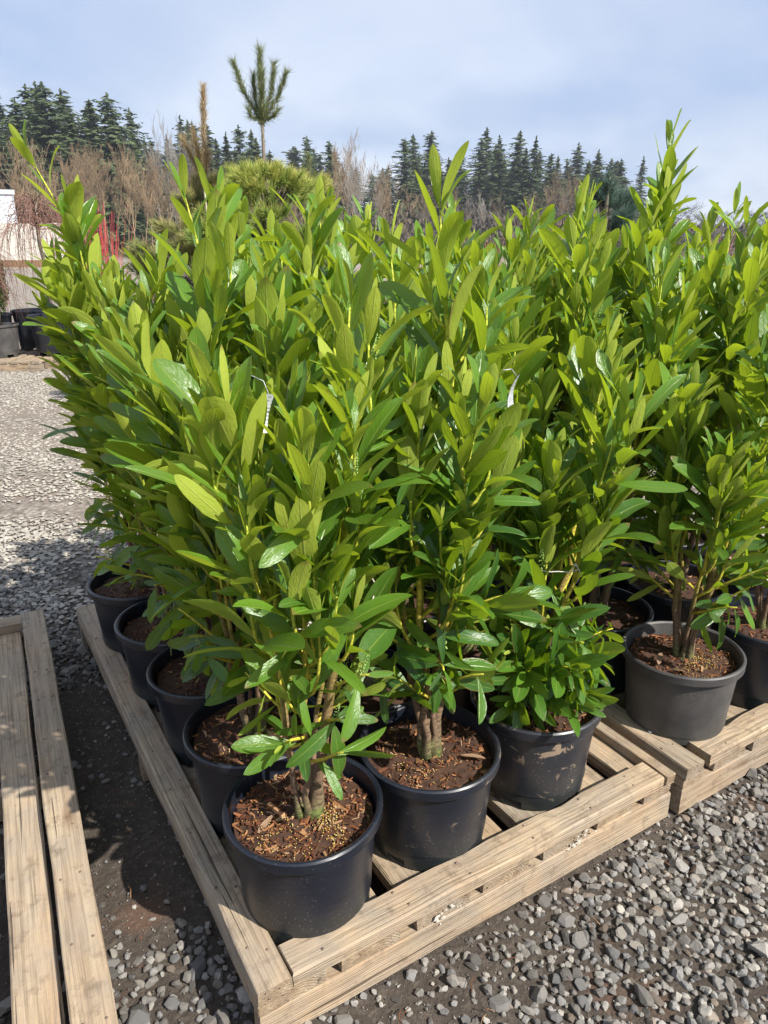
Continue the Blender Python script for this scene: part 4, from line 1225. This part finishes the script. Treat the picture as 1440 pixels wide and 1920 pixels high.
b = MB(); q0 = ray(399, 445, 6.4); b.tube([(q0.x, q0.y, 0.0), (q0.x - .02, q0.y, 1.0), (q0.x - .035, q0.y, 1.86), (q0.x - .04, q0.y, 2.05)], [.008, .008, .007, .006], 6)
tag(b.build("bamboo_stake", simple("pale_bamboo", (.42, .37, .22), (.5, .45, .3), .6)), "pale bamboo stake standing in front of the tan pine", "stake")

# ------------------------------------------------------------------ white shed and low cream wall far left
def box(mb_, x0, x1, y0, y1, z0, z1):
    vs = [(x, y, z) for x in (x0, x1) for y in (y0, y1) for z in (z0, z1)]
    mb_.add(vs, [(0, 1, 3, 2), (4, 6, 7, 5), (0, 4, 5, 1), (2, 3, 7, 6), (0, 2, 6, 4), (1, 5, 7, 3)])
SHEDW = simple("white_tarpaulin", (0.62, 0.68, 0.74), (0.72, 0.77, 0.82), 0.5, 1.2)
SHEDC = simple("cream_panel", (0.62, 0.58, 0.50), (0.72, 0.68, 0.60), 0.6, 2.0)
TIMB = simple("brown_sill_timber", (0.20, 0.12, 0.06), (0.30, 0.19, 0.10), 0.8, 3)
xr = ray(29, 400, 50).x; zt = ray(10, 356, 50).z
shed = empty("white_shed", (xr, 50, 0), R(27)); tag(shed, "white shed with pale blue upper wall at the left edge, beyond the weeping shrub", "shed")
m2 = MB(); n = 14; prof = [(-9 + 9 * i / n, 0) for i in range(n + 1)]
box(m2, -9, 0, 0, 14, 0.35, zt - .25); m2.build("wall", SHEDW, shed, False)
m2 = MB(); box(m2, -9.1, 0.12, -.12, 14.1, zt - .25, zt); m2.build("roof", simple("shed_roof_sheet", (.66, .70, .75), None, .5), shed, False)
for i in range(7):
    m2 = MB(); box(m2, -9 + 1.5 * i - .04, -9 + 1.5 * i + .04, -.05, -.002, .36, zt - .26); m2.build("rib", simple("shed_rib", (.5, .54, .58)), shed, False)
m2 = MB(); box(m2, -9.05, 0.05, -.04, 14.05, 0.0, .348); m2.build("sill", TIMB, shed, False)
xw = ray(135, 450, 46).x; x0 = ray(-60, 450, 46).x; zw = ray(100, 418, 46).z
wl = empty("cream_wall", (x0, 46, 0)); tag(wl, "low cream panelled wall behind the weeping shrub, timber strip at its foot", "wall")
m2 = MB(); nW = 6; wpan = (xw - x0) / nW
for i in range(nW):
    m2 = MB(); box(m2, i * wpan + .012, (i + 1) * wpan - .012, 0, .2, .40, zw); m2.build("panel", SHEDC, wl, False)
m2 = MB(); box(m2, 0, xw - x0, -.1, .3, 0, .398); m2.build("sill", TIMB, wl, False)

# ------------------------------------------------------------------ tree line
def conifer_meshes(seed, H=20.0, W=3.4, dense=1.0, sparse_low=.12, ex=.95):
    rg = random.Random(seed)
    V = []; F = []; T = []; Rn = []
    z = H * sparse_low
    while z < H * .985:
        q = (z - H * sparse_low) / (H * (1 - sparse_low))
        rad = W * (1 - q) ** ex * rg.uniform(.60, 1.22) * (1 + .22 * math.sin(q * 9 + seed)) + .12
        nb = max(4, int(8 * (1 - q * .4) * dense))
        a0 = rg.uniform(0, 6.28)
        for b_ in range(nb):
            a = a0 + 2 * PI * b_ / nb + rg.gauss(0, .25)
            L = rad * rg.choice((.45, .7, .85, 1.0, 1.05, 1.35))
            if rg.random() < .12: continue
            d = Vector((math.cos(a), math.sin(a), 0)); side = Vector((-d.y, d.x, 0))
            rise = .45 * q - .05 + rg.gauss(0, .08)
            n = max(3, int(L * 2.4))
            bt = rg.random(); zj = rg.gauss(0, .22)
            for i in range(n):
                t = (i + .6) / n
                c = d * L * t + Vector((0, 0, z + zj + L * (rise * t * 1.6 - .50 * t * t) + .5 * L * max(0, t - .7)))
                for s in (-1, 1, 0):
                    w = (.62 * (1 - t * .35) * rg.uniform(.4, 1.4)) * (0.35 + .65 * min(1, L))
                    tipv = c + side * s * w + d * w * rg.uniform(.4, 1.2) + Vector((0, 0, -w * rg.uniform(-.1, .5)))
                    e_ = Vector((0, 0, .10 + .10 * rg.random())) - d * .20
                    k = len(V)
                    V += [(c - e_ * .6)[:], (c + e_)[:], tipv[:]]; F.append((k, k + 1, k + 2))
                    tn = min(1, max(0, .15 + .65 * t + rg.gauss(0, .15))); T += [tn * .7, tn, tn]; Rn += [bt] * 3
        z += rg.uniform(.28, .52) * (1.15 - .45 * q)
    for i in range(1500):
        q = rg.random() ** 1.3; zz_ = H * (sparse_low + (1 - sparse_low) * q * .96)
        a = rg.uniform(0, 6.28); r_ = W * (1 - q) ** .95 * rg.uniform(0, .55)
        c = Vector((math.cos(a) * r_, math.sin(a) * r_, zz_)); d = Vector((math.cos(a + rg.gauss(0, .5)), math.sin(a + rg.gauss(0, .5)), rg.uniform(-.5, .1)))
        s_ = Vector((-d.y, d.x, rg.uniform(-.4, .4))) * rg.uniform(.12, .3)
        k = len(V); V += [(c - s_)[:], (c + s_)[:], (c + d * rg.uniform(.4, 1.0) * (1.1 - q * .7))[:]]; F.append((k, k + 1, k + 2)); T += [.12] * 3; Rn += [rg.random()] * 3
    # pointed top
    for i in range(14):
        a = rg.uniform(0, 6.28); zz_ = H * .975 + i * H * .0025
        k = len(V); V += [(0, 0, zz_), (0, 0, zz_ + .35), (math.cos(a) * .22, math.sin(a) * .22, zz_ + .12)]; F.append((k, k + 1, k + 2)); T += [.6] * 3; Rn += [.5] * 3
    k = len(V); V += [(-.05, 0, H * .9), (.05, 0, H * .9), (0, 0, H * 1.015)]; F.append((k, k + 1, k + 2)); T += [.4] * 3; Rn += [.5] * 3
    cm = grid_mesh("crown", np.array(V), np.array(F), None, {'tone': T, 'rnd': Rn}, False)
    t = MB(); t.tube([(0, 0, 0), (rg.uniform(-.1, .1), 0, H * .5), (0, 0, H * .97)], [.34, .22, .03], 7)
    return cm, t.mesh("trunk")
CON = [conifer_meshes(200 + i, 20, w, dn, lo, ex) for i, (w, dn, lo, ex) in enumerate([(7.6, 1.25, .08, .95), (6.2, 1.15, .12, .75), (9.0, 1.25, .06, 1.15), (5.4, 1.1, .16, .8), (7.2, .85, .12, 1.0), (5.8, 1.2, .10, .60), (8.0, .8, .10, 1.25)])]
CONm = []
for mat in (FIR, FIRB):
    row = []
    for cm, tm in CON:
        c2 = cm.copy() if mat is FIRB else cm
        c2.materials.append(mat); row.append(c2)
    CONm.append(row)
for cm, tm in CON: tm.materials.append(FIRM)
ORDN = ["first", "second", "third", "fourth", "fifth", "sixth", "seventh", "eighth", "ninth", "tenth", "eleventh", "twelfth", "thirteenth", "fourteenth", "fifteenth", "sixteenth"]
def conifers(lst, dist, clump, group, hazy, wide=1.0, seed=1):
    rg = random.Random(seed)
    lst = sorted(lst)
    for i, (px, py) in enumerate(lst):
        dd = dist * rg.uniform(.93, 1.07)
        p = ray(px, py, dd); Hh = p.z
        e = empty("fir_tree", (p.x, p.y, 0), rg.uniform(0, 6.28))
        tag(e, f"dark fir, {ORDN[i]} from the left {clump}", "fir tree", group)
        k = rg.randrange(7); s = Hh / 20.0; e.rotation_euler = (rg.gauss(0, .022), rg.gauss(0, .022), rg.uniform(0, 6.28))
        c = link("crown", CONm[1 if hazy else 0][k], e); t = link("trunk", CON[k][1], e)
        w = s * wide * rg.uniform(.9, 1.15)
        c.scale = (w, w, s); t.scale = (s, s, s)
conifers([(-35, 200), (5, 170), (28, 190), (52, 163), (70, 158), (88, 160), (108, 172), (18, 215), (62, 200), (128, 208)], 108, "in the tall grove above the white shed", "firs in the tall left grove", False, 1.15, 3)
conifers([(158, 205), (172, 190), (188, 178), (205, 215), (222, 232), (140, 235)], 112, "right of the tall left grove", "firs behind the brown alders", False, 1.15, 4)
conifers([(253, 206), (240, 250), (275, 262), (310, 255)], 124, "among the bare trees left of the pines", "firs among the bare trees", False, .95, 5)
conifers([(338, 221), (352, 228), (366, 232), (390, 238), (405, 262), (452, 238), (470, 245), (482, 262), (424, 250)], 130, "in the row behind the two pine leaders", "firs behind the pine leaders", False, .9, 6)
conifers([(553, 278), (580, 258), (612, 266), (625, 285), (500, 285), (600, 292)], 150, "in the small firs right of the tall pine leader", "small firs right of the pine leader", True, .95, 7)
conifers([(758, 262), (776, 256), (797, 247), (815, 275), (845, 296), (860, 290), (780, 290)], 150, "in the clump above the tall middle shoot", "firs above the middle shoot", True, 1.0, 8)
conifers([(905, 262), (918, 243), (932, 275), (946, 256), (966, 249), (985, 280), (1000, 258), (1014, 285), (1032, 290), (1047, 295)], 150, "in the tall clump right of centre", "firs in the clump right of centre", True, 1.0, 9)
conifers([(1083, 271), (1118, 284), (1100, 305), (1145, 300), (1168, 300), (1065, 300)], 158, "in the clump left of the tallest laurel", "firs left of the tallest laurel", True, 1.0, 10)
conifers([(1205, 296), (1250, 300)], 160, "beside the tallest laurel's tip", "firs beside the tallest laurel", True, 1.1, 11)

def belt(x0, x1, y0, y1, n, dist, clump, group, hazy, seed):
    rg = random.Random(seed)
    conifers([(x0 + (x1 - x0) * (i + rg.random() * .9) / n, rg.uniform(y0, y1)) for i in range(n)], dist, clump, group, hazy, 1.45, seed)
belt(120, 345, 258, 300, 12, 132, "of the low belt left of the pines", "low firs left of the pines", False, 41)
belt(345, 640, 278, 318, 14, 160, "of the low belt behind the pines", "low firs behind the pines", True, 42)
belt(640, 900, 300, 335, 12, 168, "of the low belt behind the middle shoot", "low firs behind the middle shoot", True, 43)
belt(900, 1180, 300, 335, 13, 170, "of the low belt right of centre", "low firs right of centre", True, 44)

def bare_tree_mesh(seed, H=12.0, spread=.5, upright=.8, twig=.012, levels=4, trunk_r=.12, fork=.25):
    rg = random.Random(seed); b = MB(); tr = MB()
    def grow(p, d, L, r_, lv, mb_):
        n = 4; pts = [p]; dd = d.copy()
        for i in range(n):
            dd = (dd + Vector((rg.gauss(0, .12), rg.gauss(0, .12), upright * .12))).normalized()
            pts.append(pts[-1] + dd * L / n)
        rr_ = [max(twig * .5, r_ * (1 - .65 * i / n)) for i in range(n + 1)]
        mb_.tube(pts, rr_, 6 if lv == 0 else 3, 0, 0, cap=False)
        if lv >= levels: return
        kids = [7, 5, 4, 4][min(lv, 3)]
        for k in range(kids):
            t = fork + (1 - fork) * (k + rg.random()) / kids
            f = min(t * n, n - .001); i = int(f); q = pts[i].lerp(pts[i + 1], f - i)
            a = rg.uniform(0, 6.28); o = Vector((math.cos(a), math.sin(a), 0))
            nd = (dd * .9 + o * spread * rg.uniform(.6, 1.3) + Vector((0, 0, upright * .35))).normalized()
            grow(q, nd, L * rg.uniform(.42, .60), rr_[i] * .55, lv + 1, b)
    grow(Vector((0, 0, 0)), Vector((rg.gauss(0, .05), 0, 1)).normalized(), H * .72, trunk_r, 0, tr)
    zmax = max(v[2] for v in b.v); k = H / zmax
    for m3 in (b, tr): m3.v = [(x * k, y * k, z * k) for x, y, z in m3.v]
    return b.mesh("branches", False), tr.mesh("trunk")
ALD = [bare_tree_mesh(300 + i, 12, .55, .9, .030, 4, .12, .30) for i in range(4)]
OAK = [bare_tree_mesh(320 + i, 12, .95, .35, .035, 4, .26, .22) for i in range(2)]
for i, (b_, t_) in enumerate(ALD):
    m_ = ALDERB if i < 3 else ALDERG; b_.materials.append(m_); t_.materials.append(m_)
for b_, t_ in OAK: b_.materials.append(OAKB); t_.materials.append(OAKB)
def bare(lst, dist, name, what, clump, group, lib, pick, seed, wide=1.0):
    rg = random.Random(seed)
    lst = sorted(lst)
    for i, (px, py) in enumerate(lst):
        p = ray(px, py, dist * rg.uniform(.92, 1.08))
        e = empty(name, (p.x, p.y, 0), rg.uniform(0, 6.28)); s = p.z / 12.0
        tag(e, f"{what}, {ORDN[i]} from the left {clump}", "bare tree", group)
        b_, t_ = lib[rg.choice(pick)]
        for nm, me_ in (("branches", b_), ("trunk", t_)):
            o = link(nm, me_, e); o.scale = (s * wide, s * wide, s)
bare([(-10, 250), (18, 245), (45, 250), (70, 290), (95, 275), (112, 262), (135, 268), (150, 262), (170, 256), (185, 264)], 84, "bare_alder", "brown leafless alder", "before the tall left grove", "alders in front of the left grove", ALD, (0, 1, 2), 21, 1.15)
bare([(200, 285), (218, 272), (235, 278), (252, 285), (268, 290), (120, 300), (60, 300), (160, 300), (285, 300), (300, 296), (322, 300), (340, 310)], 80, "bare_alder", "short leafless alder", "between white shed and pines", "short alders in the low row", ALD, (0, 1, 2), 22, 1.15)
bare([(283, 196), (292, 208), (318, 210), (306, 232)], 96, "bare_birch", "tall pale leafless tree", "in the gap left of the pines", "tall pale bare trees", ALD, (3,), 23, .8)
bare([(355, 320), (378, 330), (470, 330), (545, 320), (560, 335), (600, 330), (625, 310)], 88, "bare_alder", "low brown leafless tree", "behind the golden pine", "bare trees behind the golden pine", ALD, (0, 1, 2), 24, 1.2)
bare([(648, 240), (662, 232), (680, 245), (640, 275), (700, 285), (716, 292)], 110, "bare_cottonwood", "grey leafless tree", "left of the middle shoot", "bare trees left of the middle shoot", ALD, (3, 0), 25, .95)
bare([(730, 330), (752, 345), (790, 340), (830, 335), (862, 345), (890, 350), (1030, 320), (1050, 310), (1075, 335), (1120, 345), (1000, 350), (950, 350)], 120, "bare_alder", "low brown leafless tree", "below the right-hand firs", "bare trees at the foot of the right firs", ALD, (0, 1, 3), 26, 1.3)
bare([(1262, 372), (1292, 395), (1320, 388), (1345, 398), (1375, 390), (1400, 386), (1425, 384), (1455, 380)], 110, "bare_oak", "dark leafless spreading oak", "on the right horizon", "bare oaks on the right horizon", OAK, (0, 1), 27, 1.5)

# a dense far thicket under the trees
rg = random.Random(9)
V = []; F = []; T = []; Rn = []
for i in range(15000):
    px = rg.uniform(-60, 1500); dist = rg.uniform(105, 150)
    base = ray(px, 450, dist); hh = rg.uniform(0, 1)
    top = 7.0 if px < 350 else (5.0 if px < 1200 else 3.2)
    z = top * hh ** 1.3
    c = Vector((base.x, base.y, z)); up = Vector((rg.gauss(0, .5), rg.gauss(0, .5), 1)).normalized() * rg.uniform(.5, 1.3); s = Vector((1, rg.gauss(0, .5), 0)).normalized() * rg.uniform(.10, .3)
    k = len(V); V += [(c - s)[:], (c + s)[:], (c + up)[:]]; F.append((k, k + 1, k + 2)); tn = rg.random(); T += [tn] * 3; Rn += [rg.random()] * 3
me = grid_mesh("undergrowth", np.array(V), np.array(F), None, {'tone': T, 'rnd': Rn}, False)
me.materials.append(needle_mat("brown_undergrowth", [(0.0, (.045, .04, .03)), (.5, (.10, .08, .055)), (1.0, (.15, .12, .09))]))
tag(link("undergrowth", me), "brown tangled undergrowth along the foot of the tree line", None, None, 'stuff')

# ------------------------------------------------------------------ air
hb = MB(); box(hb, -260, 260, -12, 240, -1.0, 27.0)
HAZE = new_mat("thin_haze"); g = N(HAZE)
vol = g.n('ShaderNodeVolumePrincipled', {'Color': (0.86, 0.92, 1.0, 1), 'Density': 0.00045, 'Anisotropy': 0.2}).outputs[0]
g.n('ShaderNodeOutputMaterial', {'Volume': vol})
tag(hb.build("haze", HAZE, None, False), "thin pale air over the yard that softens the far tree line", None, None, 'stuff')
